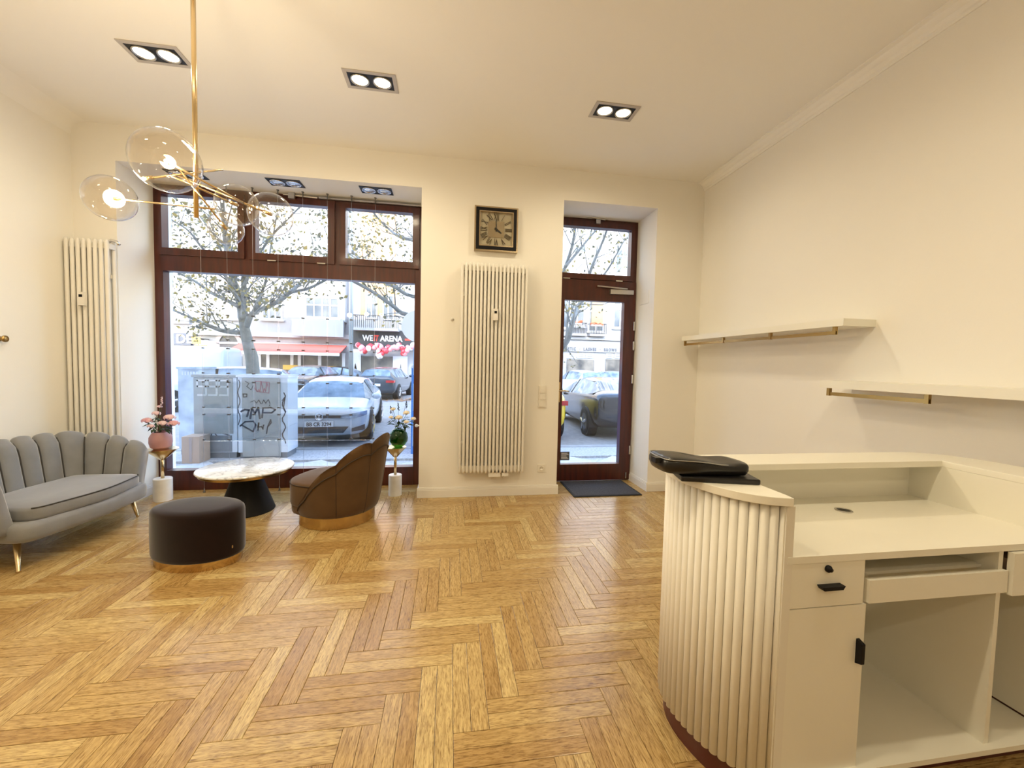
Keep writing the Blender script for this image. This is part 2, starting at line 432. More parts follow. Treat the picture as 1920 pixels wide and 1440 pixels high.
def plank_bm(bm, lay, q, o_, z1=0.0, org=(0, 0)):
    x0, x1, y0, y1 = q[0] + gap / 2, q[1] - gap / 2, q[2] + gap / 2, q[3] - gap / 2; e = .0016
    lo = [(x0, y0), (x1, y0), (x1, y1), (x0, y1)]; hi = [(x0 + e, y0 + e), (x1 - e, y0 + e), (x1 - e, y1 - e), (x0 + e, y1 - e)]
    L = [[bm.verts.new((p[0] - org[0], p[1] - org[1], z)) for p in P] for P, z in ((lo, -.012), (lo, z1 - .0008), (hi, z1))]
    for v, p in zip(sum(L, []), lo + lo + hi):
        v[lay] = (p[0] - x0, p[1] - y0, 0) if o_ == 'A' else (p[1] - y0, p[0] - x0, 0)
    bm.faces.new(L[2])
    for a, c in ((L[0], L[1]), (L[1], L[2])):
        for i in range(4): bm.faces.new((a[i], a[(i + 1) % 4], c[(i + 1) % 4], c[i]))
shared = {}
for i, (o_, q, full) in enumerate(pieces[:298]):
    key = o_ if full else None
    if key and key in shared: me = shared[key]
    else:
        bm = BM(); lay = bm.verts.layers.float_vector.new('gv'); plank_bm(bm, lay, q, o_, 0, ((q[0] + q[1]) / 2, (q[2] + q[3]) / 2))
        me = bpy.data.meshes.new('plank'); bm.to_mesh(me); bm.free(); me.materials.append(MAT['oak'])
        if key: shared[key] = me
    o = bpy.data.objects.new('plank', me); COL.objects.link(o); o.parent = fl
    o.location = ((q[0] + q[1]) / 2, (q[2] + q[3]) / 2, random.uniform(-.0004, 0))
bm = BM(); lay = bm.verts.layers.float_vector.new('gv')
for o_, q, full in pieces[298:]: plank_bm(bm, lay, q, o_, random.uniform(-.0004, 0))
rest = finish('planks', bm, 'oak', fl); rest['kind'] = 'stuff'; rest['label'] = 'the smaller and farther oak planks'

# skirting boards
def skirt(name, segs):
    b = BM()
    for (x0, y0), (x1, y1), (nx, ny) in segs:
        t = .016
        for z0, z1, tt in ((0, .075, t), (.075, .088, t * .75), (.088, .098, t * .4)):
            xs = sorted((x0, x1)); ys = sorted((y0, y1))
            X0, X1 = (xs[0], xs[1]) if nx == 0 else sorted((x0, x0 + nx * tt)); Y0, Y1 = (ys[0], ys[1]) if ny == 0 else sorted((y0, y0 + ny * tt))
            box(b, X0, X1, Y0, Y1, z0, z1)
    return struct(name, b, 'trim')
skirt('baseboard_front', [((XL, YW), (WX0 + .016, YW), (0, -1)), ((WX1 - .016, YW), (DX0 + .016, YW), (0, -1)), ((DX1 - .016, YW), (XR, YW), (0, -1)),
                          ((WX0, YW), (WX0, YF), (1, 0)), ((WX1, YW), (WX1, YF), (-1, 0)), ((DX0, YW), (DX0, YF), (1, 0)), ((DX1, YW), (DX1, YF), (-1, 0))])
skirt('baseboard_left', [((XL, YB), (XL, YW), (1, 0))])
skirt('baseboard_right', [((XR, YB), (XR, YW), (-1, 0))])
# stucco cornice on the right wall
b = BM(); z = HC
prism(b, [(XR, z), (XR - .085, z), (XR - .085, z - .010), (XR - .060, z - .016), (XR - .052, z - .028), (XR - .030, z - .040), (XR - .022, z - .062), (XR - .012, z - .068), (XR - .010, z - .085), (XR, z - .085)], YB, YW, 'y')
struct('trim_1', b, 'ceiling', smooth='auto')
# cove on the left wall
b = BM(); pr = [(XL, HC)] + [(XL + .14 * (1 - math.sin(t * PI / 20)), HC - .14 * (1 - math.cos(t * PI / 20))) for t in range(11)][::-1]
prism(b, pr[:1] + [(XL + .14 - .14 * math.cos(t * PI / 2 / 8 + 0), 0) for t in []] + [(XL, HC - .12), (XL + .012, HC - .07), (XL + .035, HC - .035), (XL + .07, HC - .012), (XL + .12, HC)], YB, YW, 'y')
struct('trim_2', b, 'ceiling', smooth='auto')

# ------------------------------------------------------------------ window
w1 = sroot('window_1', ((WX0 + WX1) / 2, YF + .05, 0))
F = lambda n, *a, m='mahogany', p=w1, bev=.006: finish(n, bx(*a), m, p, bev=bev)
y0, y1 = YF, YF + .09
F('frame', WX0, WX0 + .075, y0, y1, 0, HN, bev=.004); F('frame', WX1 - .095, WX1, y0, y1, 0, HN)
F('frame', WX0 + .075, WX1 - .095, y0, y1, HN - .06, HN); F('sill_rail', WX0 + .075, WX1 - .095, y0 - .01, y1, 0, .203)
F('transom', WX0 + .075, WX1 - .095, y0 - .012, y1, 2.20, 2.362)
for x in (-2.034, -1.175): F('mullion', x - .03, x + .03, y0, y1, 2.362, HN - .06)
pane = lambda n, x0, x1, z0, z1, p, yy=YF + .05: finish(n, bx(x0, x1, yy, yy + .012, z0, z1), 'glass', p)
for x0, x1, g0, g1 in ((WX0 + .06, -2.055, -2.795, -2.116), (-2.012, -1.196, -1.952, -1.262), (-1.153, WX1 - .05, -1.088, -.407)):
    s = BM()
    for a in ((x0, g0, 2.352, 2.99), (g1, x1, 2.352, 2.99), (g0, g1, 2.352, 2.42), (g0, g1, 2.935, 2.99)): box(s, a[0], a[1], YF - .028, YF + .06, a[2], a[3])
    sa = finish('sash', s, 'mahogany', w1); pane('pane', g0 - .01, g1 + .01, 2.41, 2.945, sa)
pane('pane', WX0 + .06, WX1 - .08, .19, 2.21, w1)
for x in (-1.80, -1.325): finish('vent_latch', bx(x - .04, x + .04, YF - .034, YF - .028, 2.345, 2.357), 'chrome', w1)
a = ony(531, 364, YF - .04); c = ony(595, 371, YF - .04)
finish('opener_arm', cyl(BM(), a, c, .010, seg=8), 'steel', w1); q = ony(548, 368, YF - .04); finish('opener_bracket', bx(q[0] - .03, q[0] + .03, YF - .07, YF - .028, q[2] - .03, q[2] + .03), 'steel', w1)
a = ony(598, 368, YF - .05); finish('blind_rail', bx(a[0], WX1 - .02, YF - .06, YF - .03, HN - .038, HN - .022), 'steel', w1)
a = ony(787, 798, YW + .25); finish('opener_knob', ball(cyl(BM(), (WX1, a[1], a[2]), (WX1 - .035, a[1], a[2]), .008, seg=8), (WX1 - .045, a[1], a[2]), .018, 10, 8), 'switch', w1, True)

# ------------------------------------------------------------------ glass door
d1 = sroot('door_1', ((DX0 + DX1) / 2, YF + .05, 0))
F = lambda n, *a, m='mahogany', p=d1, bev=.005: finish(n, bx(*a), m, p, bev=bev)
F('frame', DX0, DX0 + .07, y0, y1, 0, HN); F('frame', DX1 - .06, DX1, y0, y1, 0, HN); F('frame', DX0 + .07, DX1 - .06, y0, y1, HN - .06, HN)
F('transom', DX0 + .07, DX1 - .06, y0, y1, 2.31, 2.40)
s = BM()
for a in ((DX0 + .06, 1.225, 2.345, 3.0), (2.065, DX1 - .05, 2.345, 3.0), (1.225, 2.065, 2.345, 2.408), (1.225, 2.065, 2.935, 3.0)): box(s, a[0], a[1], YF - .028, YF + .06, a[2], a[3])
sa = finish('transom_sash', s, 'mahogany', d1); pane('pane', 1.215, 2.075, 2.40, 2.945, sa)
s = BM(); z1_ = 2.335
for a in ((DX0 + .06, 1.285, .012, z1_), (2.003, DX1 - .012, .012, z1_), (1.285, 2.003, .012, .204), (1.285, 2.003, 2.102, z1_)): box(s, a[0], a[1], YF - .03, YF + .05, a[2], a[3])
leaf = finish('door_leaf', s, 'mahogany', d1, bev=.004); pane('pane', 1.275, 2.013, .195, 2.11, leaf, YF + .01)
for zz in (.37, 1.21, 1.83, 1.60): finish('hinge', cyl(BM(), (DX1 - .022, YF - .04, zz - .05), (DX1 - .022, YF - .04, zz + .05), .012, seg=10), 'chrome', d1)
b = bx(1.81, 2.09, YF - .08, YF - .03, 2.185, 2.235); finish('door_closer', b, 'steel', d1, bev=.008)
b = BM(); cyl(b, (2.02, YF - .06, 2.25), (1.66, YF - .05, 2.27), .010, seg=8); finish('closer_arm', b, 'steel', d1)
a = ony(1077, 402, YF - .04); c = ony(1135, 412, YF - .04); finish('opener_arm', cyl(BM(), a, c, .009, seg=8), 'steel', d1)
q = ony(1121, 416, YF - .04); finish('opener_bracket', bx(q[0] - .025, q[0] + .025, YF - .06, YF - .028, q[2] - .025, q[2] + .02), 'steel', d1)
for x in (1.30, 1.93): finish('vent_latch', bx(x - .04, x + .04, YF - .034, YF - .028, 2.338, 2.350), 'chrome', d1)
finish('handle_plate', bx(1.222, 1.258, YF - .038, YF - .03, .93, 1.16), 'brass', leaf, bev=.004)
b = BM(); cyl(b, (1.24, YF - .035, 1.065), (1.24, YF - .085, 1.065), .010, seg=10); tube(b, [(1.24, YF - .085, 1.065), (1.30, YF - .085, 1.065), (1.35, YF - .08, 1.06)], [.010, .010, .008]); finish('door_handle', b, 'brass', leaf, True)
finish('floor_bolt', cyl(BM(), (2.09, YF - .035, .03), (2.09, YF - .035, .10), .008, seg=8), 'chrome', leaf)
st = finish('opening_hours_sticker', bx(1.292, 1.405, YF + .006, YF + .009, .245, .345), 'sticker', leaf); st['label'] = 'small dark sticker on the glass'
b = BM()
for k in range(5): box(b, 1.305, 1.392 - .012 * (k % 3), YF + .004, YF + .006, .26 + .016 * k, .267 + .016 * k)
finish('print', b, 'letter_white', st)
# cover plate on the door reveal
single('cover_plate', bx(DX1 - .006, DX1, 4.17, 4.37, 2.06, 2.20), 'wall', 'pale blank cover plate on the reveal right of the glass door', 'plate', bev=.002)

# ------------------------------------------------------------------ doormat
b = bx(1.285, 2.03, 3.92, 4.455, .0005, .010)
dm = thing('doormat', 'grey rectangular doormat with a dark rim in front of the glass door', 'doormat', (1.66, 4.19, 0))
finish('rim', b, 'mat_edge', dm, bev=.002); finish('pile', bx(1.305, 2.01, 3.94, 4.437, .010, .0125), 'mat_grey', dm)

# ------------------------------------------------------------------ recessed ceiling lamps
def downlight(name, label, x0, x1, y0, y1, z, on=True, group=None, energy=LAMP_W, frame='lamp_frame', aim=(0, 0)):
    t = thing(name, label, 'ceiling lamp', ((x0 + x1) / 2, (y0 + y1) / 2, z), group=group)
    w = .026 if on else .006; b = BM()
    box(b, x0, x1, y0, y0 + w, z - .006, z - .0005); box(b, x0, x1, y1 - w, y1, z - .006, z - .0005); box(b, x0, x0 + w, y0 + w, y1 - w, z - .006, z - .0005); box(b, x1 - w, x1, y0 + w, y1 - w, z - .006, z - .0005)
    finish('frame', b, frame, t)
    finish('housing', bx(x0 + w, x1 - w, y0 + w, y1 - w, z - .003, z - .0005), 'black', t)
    cy = (y0 + y1) / 2; r = min((y1 - y0) / 2 - w - .008, (x1 - x0) / 4 - w / 2 - .006)
    for cx in ((x0 + x1) / 2 - (x1 - x0 - 2 * w) / 4, (x0 + x1) / 2 + (x1 - x0 - 2 * w) / 4):
        s = finish('spot_head', lathe(BM(), [(r, -.003), (r, -.010), (r - .006, -.012), (r - .010, -.006), (r - .012, -.0035)], (cx, cy, z), 24), 'steel' if on else 'chrome', t, True)
        finish('lens', lathe(BM(), [(0, -.0065), (r * .6, -.006), (r - .011, -.0045)], (cx, cy, z), 24), 'lens_on' if on else 'lens_off', s, True)
        if not on: finish('reflector_mark', bx(cx - r * .5, cx + r * .2, cy - .012, cy + .012, z - .009, z - .007), 'chrome', s)
        if on:
            ld = bpy.data.lights.new('spot_light', 'SPOT'); ld.energy = energy; ld.color = (1, .86, .60); ld.spot_size = math.radians(174); ld.spot_blend = .75; ld.shadow_soft_size = .045
            lo = bpy.data.objects.new('spot_light', ld); COL.objects.link(lo); lo.parent = t; lo.location = (cx - t.location.x, 0, -.03)
    return t
yl0, yl1 = 2.984, 3.18
downlight('recessed_lamp', 'lit recessed twin ceiling lamp beside the brass chandelier pole', -2.11, -1.762, yl0, yl1, HC, group='lit recessed lamps')
downlight('recessed_lamp', 'lit recessed twin ceiling lamp, middle one of the row of three', -.757, -.40, yl0, yl1, HC, group='lit recessed lamps')
downlight('recessed_lamp', 'lit recessed twin ceiling lamp nearest the right wall above the door', 1.064, 1.416, yl0, yl1, HC, group='lit recessed lamps')
for yy in (.75, -1.6):
    for k, x in enumerate((-1.936, -.58, 1.24)):
        downlight('recessed_lamp', 'lit recessed twin ceiling lamp in the rear part of the room', x - .176, x + .176, yy - .098, yy + .098, HC, group='lit recessed lamps at the back', energy=LAMP_W * (1.2 if yy > 0 else .6))
for x, lb in ((-2.42, 'unlit black twin lamp in the window soffit behind the chandelier'), (-1.57, 'unlit black twin lamp in the window soffit, middle one'), (-.735, 'unlit black twin lamp in the window soffit nearest the clock')):
    downlight('soffit_lamp', lb, x - .152, x + .152, 4.135, 4.295, HN, False, 'unlit soffit lamps', frame='black')

# ------------------------------------------------------------------ radiators
def radiator(label, x0, x1, n, z0, z1, meter_x, meter_z):
    t = thing('radiator', label, 'radiator', ((x0 + x1) / 2, 3.985, z0), group='tall tube radiators')
    r = (x1 - x0) / n * .36; pitch = (x1 - x0) / n; g = BM()
    tubes = []
    for k in range(n):
        x = x0 + pitch * (k + .5)
        if k == 0:
            b = BM()
            for yy in (3.945, 4.02): tube(b, [(x, yy, z0), (x, yy, z0 + .02), (x, yy, z1 - .02), (x, yy, z1)], [r * .6, r, r, r * .6], 10)
            tubes.append(finish('tube', b, 'radiator', t, True))
        else:
            o = bpy.data.objects.new('tube', tubes[0].data); COL.objects.link(o); o.parent = t; o.location = (pitch * k, 0, 0)
    for zz in (z0 + .05, z1 - .05): finish('header', bx(x0 + .005, x1 - .005, 3.952, 4.012, zz - .022, zz + .022), 'radiator', t, bev=.01)
    for xx in (x0 + pitch, x1 - pitch):
        for zz in (z0 + .3, z1 - .3): finish('wall_bracket', bx(xx - .01, xx + .01, 4.0, YW, zz - .015, zz + .015), 'radiator', t)
    h = finish('heat_meter', bx(meter_x - .024, meter_x + .024, 3.895, 3.925, meter_z - .055, meter_z + .055), 'trim', t, bev=.007); h['label'] = 'white heat cost meter with dark display'
    finish('display', bx(meter_x - .012, meter_x + .012, 3.892, 3.896, meter_z + .012, meter_z + .034), 'black_plastic', h, bev=.001)
    return t
rx0, rx1 = ony(864, 491, 3.94)[0], ony(992, 498, 3.94)[0]
rd = radiator('tall cream tube radiator on the wall between shop window and door, under the clock', rx0, rx1, 18, .265, 2.325, ony(929, 590, 3.91)[0], ony(929, 590, 3.91)[2])
finish('valve_block', bx(.40, .52, 3.95, 4.02, .225, .265), 'trim', rd, bev=.006)
finish('valve_block', bx(.535, .60, 3.95, 4.02, .228, .262), 'trim', rd, bev=.006)
for x in (.45, .57): finish('supply_pipe', cyl(BM(), (x, 3.985, .225), (x, YW, .19), .012, seg=8), 'trim', rd)
lx0, lx1 = ony(117, 443, 3.94)[0], ony(205, 447, 3.94)[0]
rl = radiator('tall cream tube radiator in the left corner behind the grey sofa', lx0, lx1 - .005, 8, .265, 2.33, ony(154, 560, 3.91)[0], ony(154, 560, 3.91)[2])
b = tube(BM(), [(lx1 - .06, 3.985, 2.30), (lx1 - .02, 3.985, 2.335), (lx1 + .02, 3.985, 2.325), (lx1 + .04, 3.985, 2.30)], [.012, .013, .014, .012]); finish('bleed_valve', b, 'chrome', rl, True)

# ------------------------------------------------------------------ wall clock
ck = thing('wall_clock', 'square wall clock with black and champagne frame and roman numerals above the radiator', 'clock', (.435, 4.03, 2.455))
cx0, cx1, cz0, cz1 = .222, .652, 2.462, 2.893; yc = YW - .05
def frame_bm(x0, x1, z0, z1, w, ya, yb):
    b = BM(); box(b, x0, x1, ya, yb, z0, z0 + w); box(b, x0, x1, ya, yb, z1 - w, z1); box(b, x0, x0 + w, ya, yb, z0 + w, z1 - w); box(b, x1 - w, x1, ya, yb, z0 + w, z1 - w); return b
finish('outer_frame', frame_bm(cx0, cx1, cz0, cz1, .016, yc, YW - .001), 'champagne', ck, bev=.003)
finish('black_frame', frame_bm(cx0 + .014, cx1 - .014, cz0 + .014, cz1 - .014, .034, yc - .004, YW - .003), 'black_plastic', ck)
finish('inner_frame', frame_bm(cx0 + .046, cx1 - .046, cz0 + .046, cz1 - .046, .010, yc - .006, YW - .004), 'champagne', ck, bev=.002)
finish('dial', bx(cx0 + .05, cx1 - .05, yc + .020, YW - .005, cz0 + .05, cz1 - .05), 'clock_face', ck)
cxm, czm = (cx0 + cx1) / 2, (cz0 + cz1) / 2
finish('dial_square', bx(cxm - .078, cxm + .078, yc + .014, yc + .022, czm - .078, czm + .078), 'champagne', ck, bev=.003)
for h, s_ in enumerate(('XII', 'I', 'II', 'III', 'IIII', 'V', 'VI', 'VII', 'VIII', 'IX', 'X', 'XI')):
    a = -h * PI / 6; b = text_bm(s_, .072, 0, 0, 0, .004, 'CENTER', sx=.62, bold=-.0005)
    zs = [v.co.z for v in b.verts]; zc_ = (max(zs) + min(zs)) / 2
    R_ = .122 * (1 / max(abs(math.cos(a)), abs(math.sin(a)))) if h % 3 == 0 else .132
    for v in b.verts:
        x, z = v.co.x, (v.co.z - zc_) * 1.35 + R_
        v.co = Vector((cxm + x * math.cos(a) - z * math.sin(a), yc + .014 + v.co.y, czm + x * math.sin(a) + z * math.cos(a)))
    finish('numeral', b, 'bronze', ck)
def hand(n, ang, L, w):
    b = BM(); prism(b, [(-w, -.02), (w, -.02), (w * .7, L), (-w * .7, L)], yc + .004, yc + .008, 'y')
    for v in b.verts:
        x, z = v.co.x, v.co.z; v.co = Vector((cxm + x * math.cos(ang) - z * math.sin(ang), v.co.y, czm + x * math.sin(ang) + z * math.cos(ang)))
    finish(n, b, 'black', ck)
hand('hour_hand', -math.radians(124), .062, .007); hand('minute_hand', math.radians(1), .098, .0045)
finish('hand_hub', cyl(BM(), (cxm, yc + .001, czm), (cxm, yc + .014, czm), .009, seg=12), 'black', ck)
finish('clock_glass', bx(cx0 + .05, cx1 - .05, yc - .002, yc, cz0 + .05, cz1 - .05), 'glass', ck)

# ------------------------------------------------------------------ switches, socket, hooks
sw = thing('light_switch', 'cream triple light switch on the wall left of the glass door', 'switch', (.952, YW, .92))
finish('frame_plate', bx(.912, .992, YW - .011, YW, .912, 1.142), 'switch', sw, bev=.003)
for k in range(3): finish('rocker', bx(.925, .979, YW - .018, YW - .010, .924 + k * .071, .986 + k * .071), 'switch', sw, bev=.003)
sk = thing('wall_socket', 'cream single power socket low on the wall by the door', 'socket', (.962, YW, .24))
finish('frame_plate', bx(.922, 1.002, YW - .011, YW, .237, .317), 'switch', sk, bev=.003)
finish('insert', lathe(BM(), [(.024, 0), (.024, .004), (.020, .004), (.019, -.004), (0, -.004)], (0, 0, 0), 20), 'switch', sk, True, True)
ins = sk.children[-1]; ins.rotation_euler = (PI / 2, 0, 0); ins.location = (0, -.012, .037)
b = BM(); cyl(b, (.955, YW - .0125, .277), (.955, YW - .009, .277), .003, seg=8); cyl(b, (.969, YW - .0125, .277), (.969, YW - .009, .277), .003, seg=8); finish('pin_hole', b, 'black', sk)
q = ony(848, 599, YW)
b = BM(); lathe(b, [(.018, 0), (.018, .004), (.006, .008), (.006, .03), (.010, .035), (0, .038)], (0, 0, 0), 14)
o = single('wall_hook', b, 'switch', 'small cream wall hook left of the tall radiator', 'hook', smooth=True); o.rotation_euler = (PI / 2, 0, 0); o.location = (q[0], YW, q[2])
b = BM(); lathe(b, [(.020, 0), (.020, .006), (.010, .012), (.012, .03), (.024, .036), (.024, .044), (0, .048)], (0, 0, 0), 18)
o = single('coat_hook', b, 'old_brass', 'round bronze coat hook on the left wall above the sofa', 'hook', smooth=True); o.rotation_euler = (0, PI / 2, 0); o.location = (XL, 3.44, 1.455)

# ------------------------------------------------------------------ wall shelves with rails
def shelf(label, x0, x1, ya, yb, z0, z1, rod, stems, cat='shelf'):
    t = thing('wall_shelf', label, cat, ((x0 + x1) / 2, (ya + yb) / 2, z0), group='white wall shelves')
    finish('board', bx(x0, x1, ya, yb, z0, z1), 'desk_white', t, bev=.003)
    rx = x0 + .035; rz = z0 - .038; y0_, y1_ = rod
    r = finish('hanging_rail', bx(rx - .0045, rx + .0045, y0_, y1_, rz - .011, rz + .011), 'old_brass', t, bev=.003)
    for s_ in stems: finish('rail_bracket', bx(rx - .010, rx + .010, s_ - .010, s_ + .010, rz - .013, z0), 'old_brass', r, bev=.002)
    return t
shelf('upper white floating shelf with a long brass rail near the corner', 2.448, XR, 2.20, 3.985, 1.642, 1.688, (2.275, 3.985), (2.285, 2.82, 3.37, 3.975))
shelf('lower white floating shelf with a short brass rail running out of view', 2.448, XR, .45, 2.338, 1.243, 1.292, (1.735, 2.31), (1.745, 2.30))

# ------------------------------------------------------------------ reception desk
dk = thing('reception_desk', 'white curved reception desk with fluted front, drawers and raised counter', 'desk', (1.6, 1.3, 0))
YN, ZW, ZC, DXI, DYI, DRI = 1.036, .79, .975, 1.012, 1.415, 2.112
leftc = catmull([(1.012, 1.034), (.945, 1.058), (.892, 1.105), (.852, 1.175), (.826, 1.27), (.822, 1.36), (.848, 1.45), (.91, 1.53), (1.0, 1.572), (1.10, 1.58)], 6)
rightc = [Vector((2.11 + .215 * math.sin(t * PI / 2 / 8), 1.365 + .215 * math.cos(t * PI / 2 / 8), 0)) for t in range(9)]
outer = [(p.x, p.y) for p in leftc] + [(p.x, p.y) for p in rightc] + [(2.325, YN)]
def offset_path(P, d):
    out = []
    for i, p in enumerate(P):
        a = Vector(P[max(i - 1, 0)]); c = Vector(P[min(i + 1, len(P) - 1)]); t = (c - a).normalized(); out.append((p[0] + t.y * -d, p[1] + t.x * d))
    return out
inner_rev = [(DRI, YN), (DRI, DYI), (DXI, DYI), (DXI, 1.05)]
prismU = lambda P, z0, z1: prism(BM(), P + inner_rev, z0, z1)
finish('counter_top', prismU(offset_path(outer, .012), ZC - .026, ZC), 'desk_white', dk, bev=.002)
core = offset_path(outer, -.012)
finish('plinth', prism(BM(), offset_path(outer, -.024) + [(2.29, 1.075), (1.05, 1.075)], 0, .088), 'desk_plinth', dk)
# thin curved shell behind the flutes
b = BM(); n_ = len(core); inn = offset_path(outer, -.030)
for z0, z1 in ((.088, ZC - .026),):
    A = [[b.verts.new((p[0], p[1], z)) for p in P] for P in (core, inn) for z in (z0, z1)]
    for i in range(n_ - 1):
        for q_, (u, v) in enumerate(((0, 1), (3, 2), (1, 3), (2, 0))): b.faces.new((A[u][i], A[u][i + 1], A[v][i + 1], A[v][i]))
    b.faces.new((A[0][0], A[1][0], A[3][0], A[2][0])); b.faces.new((A[0][-1], A[2][-1], A[3][-1], A[1][-1]))
bmesh.ops.recalc_face_normals(b, faces=b.faces); finish('shell', b, 'desk_white', dk)
# flutes
pth = [Vector((*p, 0)) for p in outer]; ln = [0]
for a, c in zip(pth, pth[1:]): ln.append(ln[-1] + (c - a).length)
pit = .0285; nf = int(ln[-1] / pit); fme = None
for k in range(nf):
    s_ = (k + .5) * ln[-1] / nf; i = max(j for j in range(len(ln) - 1) if ln[j] <= s_); t_ = (s_ - ln[i]) / (ln[i + 1] - ln[i]); p = pth[i].lerp(pth[i + 1], t_); d = (pth[i + 1] - pth[i]).normalized()
    if fme is None:
        b = BM(); prism(b, [(.0140 * math.cos(PI * j / 8), .0125 * math.sin(PI * j / 8) - .012) for j in range(9)], .088, ZC - .026)
        for f in b.faces: f.smooth = abs(f.normal.z) < .5
        fme = bpy.data.meshes.new('flute'); b.to_mesh(fme); b.free(); fme.materials.append(MAT['flute'])
    o = bpy.data.objects.new('flute', fme); COL.objects.link(o); o.parent = dk; o.location = (p.x - 1.6, p.y - 1.3, 0); o.rotation_euler = (0, 0, math.atan2(d.y, d.x))
# inner walls
finish('inner_side', bx(DXI - .018, DXI, YN + .002, DYI + .02, .10, ZC - .026), 'desk_white', dk)
finish('inner_side', bx(DRI, DRI + .018, YN + .002, 1.55, .10, ZC - .026), 'desk_white', dk)
finish('cubby_back', bx(DXI - .018, DRI, 1.535, 1.55, ZW - .02, ZC - .026), 'desk_white', dk)
finish('cubby_floor', bx(DXI, DRI, DYI, 1.535, ZW - .02, ZW - .002), 'desk_white', dk)
finish('end_panel', bx(DXI - .012, DXI + .016, YN + .001, YN + .02, .085, ZC - .03), 'flute', dk)
# worktop with cable grommets
wt = finish('worktop', bx(DXI, DRI, YN, DYI, ZW - .022, ZW), 'desk_white', dk, bev=.0015)
for gx, gy in ((1.583, 1.373), (1.20, 1.265)):
    g = finish('grommet', lathe(BM(), [(.030, 0), (.030, .003), (.024, .004), (.0235, .0008), (0, .0008)], (gx, gy, ZW), 24), 'steel', wt, True); finish('grommet_hole', lathe(BM(), [(.0232, .0), (.0232, .0016), (0, .0016)], (gx, gy, ZW), 24), 'black', g)
# carcass
finish('base_panel', bx(DXI, DRI, YN - .012, 1.53, .075, .093), 'desk_white', dk)
finish('back_panel', bx(DXI, DRI, 1.45, 1.465, .093, ZW - .022), 'desk_white', dk)
finish('divider', bx(1.288, 1.302, YN + .02, 1.45, .093, ZW - .022), 'desk_white', dk)
finish('divider', bx(1.818, 1.836, YN + .008, 1.45, .093, ZW - .022), 'desk_white', dk)
finish('shelf_under_drawer', bx(1.836, DRI, YN + .03, 1.45, .605, .62), 'desk_white', dk)
dr = finish('drawer', bx(DXI + .010, 1.287, YN + .002, YN + .02, .6285, ZW - .0235), 'desk_white', dk, bev=.001)
finish('lock', lathe(BM(), [(.011, 0), (.011, .006), (.008, .008), (.006, .014), (0, .014)], (0, 0, 0), 16), 'black_plastic', dr, True, True)
lk = dr.children[-1]; lk.rotation_euler = (PI / 2, 0, 0); lk.location = (1.153 - 1.6, YN + .002 - 1.3, .748)
hd = BM(); prism(hd, [(1.118, .700), (1.200, .700), (1.192, .688), (1.126, .688)], YN - .018, YN + .003, 'y'); finish('handle', hd, 'black_plastic', dr, bev=.001)
cdr = finish('cupboard_door', bx(DXI + .010, 1.300, YN + .002, YN + .02, .093, .6255), 'desk_white', dk, bev=.001)
hd = BM(); prism(hd, [(YN - .018, .445), (YN + .003, .437), (YN + .003, .517), (YN - .018, .509)], 1.272, 1.284, 'x'); finish('handle', hd, 'black_plastic', cdr, bev=.001)
finish('keyboard_tray', bx(1.303, 1.817, YN + .05, 1.42, .690, .700), 'desk_white', dk); tr = dk.children[-1]
finish('tray_front', bx(1.302, 1.842, YN - .004, YN + .014, .630, .703), 'desk_white', tr, bev=.001)
# pulled-out drawer on the right
od = finish('drawer', bx(1.847, DRI - .01, YN - .014, YN + .004, .622, .765), 'desk_white', dk, bev=.001, label='drawer standing slightly ajar')
finish('drawer_box', bx(1.862, DRI - .02, YN + .004, 1.40, .640, .735), 'cardboard', od)
finish('drawer_runner', bx(1.838, 1.852, YN + .03, 1.40, .66, .70), 'black', od)

# ------------------------------------------------------------------ bag and folder on the counter
lp = thing('document_folder', 'slim black folder with silver edge lying under the leather pouch', 'folder', (.94, 1.24, ZC), group=None)
def rot_rect(cx, cy, lx, ly, a):
    return [(cx + x * math.cos(a) - y * math.sin(a), cy + x * math.sin(a) + y * math.cos(a)) for x, y in ((-lx, -ly), (lx, -ly), (lx, ly), (-lx, ly))]
finish('cover', prism(BM(), rot_rect(.905, 1.262, .125, .085, math.radians(-14)), ZC + .0005, ZC + .018), 'leather', lp, bev=.004)
b = prism(BM(), rot_rect(.955, 1.165, .05, .0012, math.radians(-14)), ZC + .011, ZC + .013); finish('silver_edge', b, 'zip', lp)
pb = thing('leather_pouch', 'black leather zip pouch resting on the left end of the counter', 'pouch', (.86, 1.29, ZC + .018))
prof = catmull([(.705, 1.255), (.72, 1.215), (.80, 1.200), (.90, 1.195), (.985, 1.188), (1.005, 1.205), (1.012, 1.25), (1.005, 1.31), (.985, 1.335), (.90, 1.35), (.80, 1.362), (.735, 1.37), (.71, 1.33)], 4, True)
b = BM(); rings = []
cc = Vector((.86, 1.28, 0))
for f_, zz in ((.80, .0185), (.93, .021), (.98, .034), (.98, .049), (.95, .061), (.80, .066), (.45, .066)):
    ring = []
    for p in prof:
        q = cc + (p - cc) * f_; lift = .010 * (1 - (p.x - .70) / .32) if zz > .03 else .006 * (1 - (p.x - .70) / .32)
        sag = .012 * math.exp(-((q.x - .92) / .07) ** 2) * (zz > .05)
        ring.append(b.verts.new((q.x, q.y, ZC + zz + lift - sag)))
    rings.append(ring)
for A, B_ in zip(rings, rings[1:]):
    for i in range(len(A)): b.faces.new((A[i], A[(i + 1) % len(A)], B_[(i + 1) % len(A)], B_[i]))
b.faces.new(rings[0][::-1]); b.faces.new(rings[-1]); bmesh.ops.recalc_face_normals(b, faces=b.faces)
finish('pouch_body', b, 'leather', pb, True)
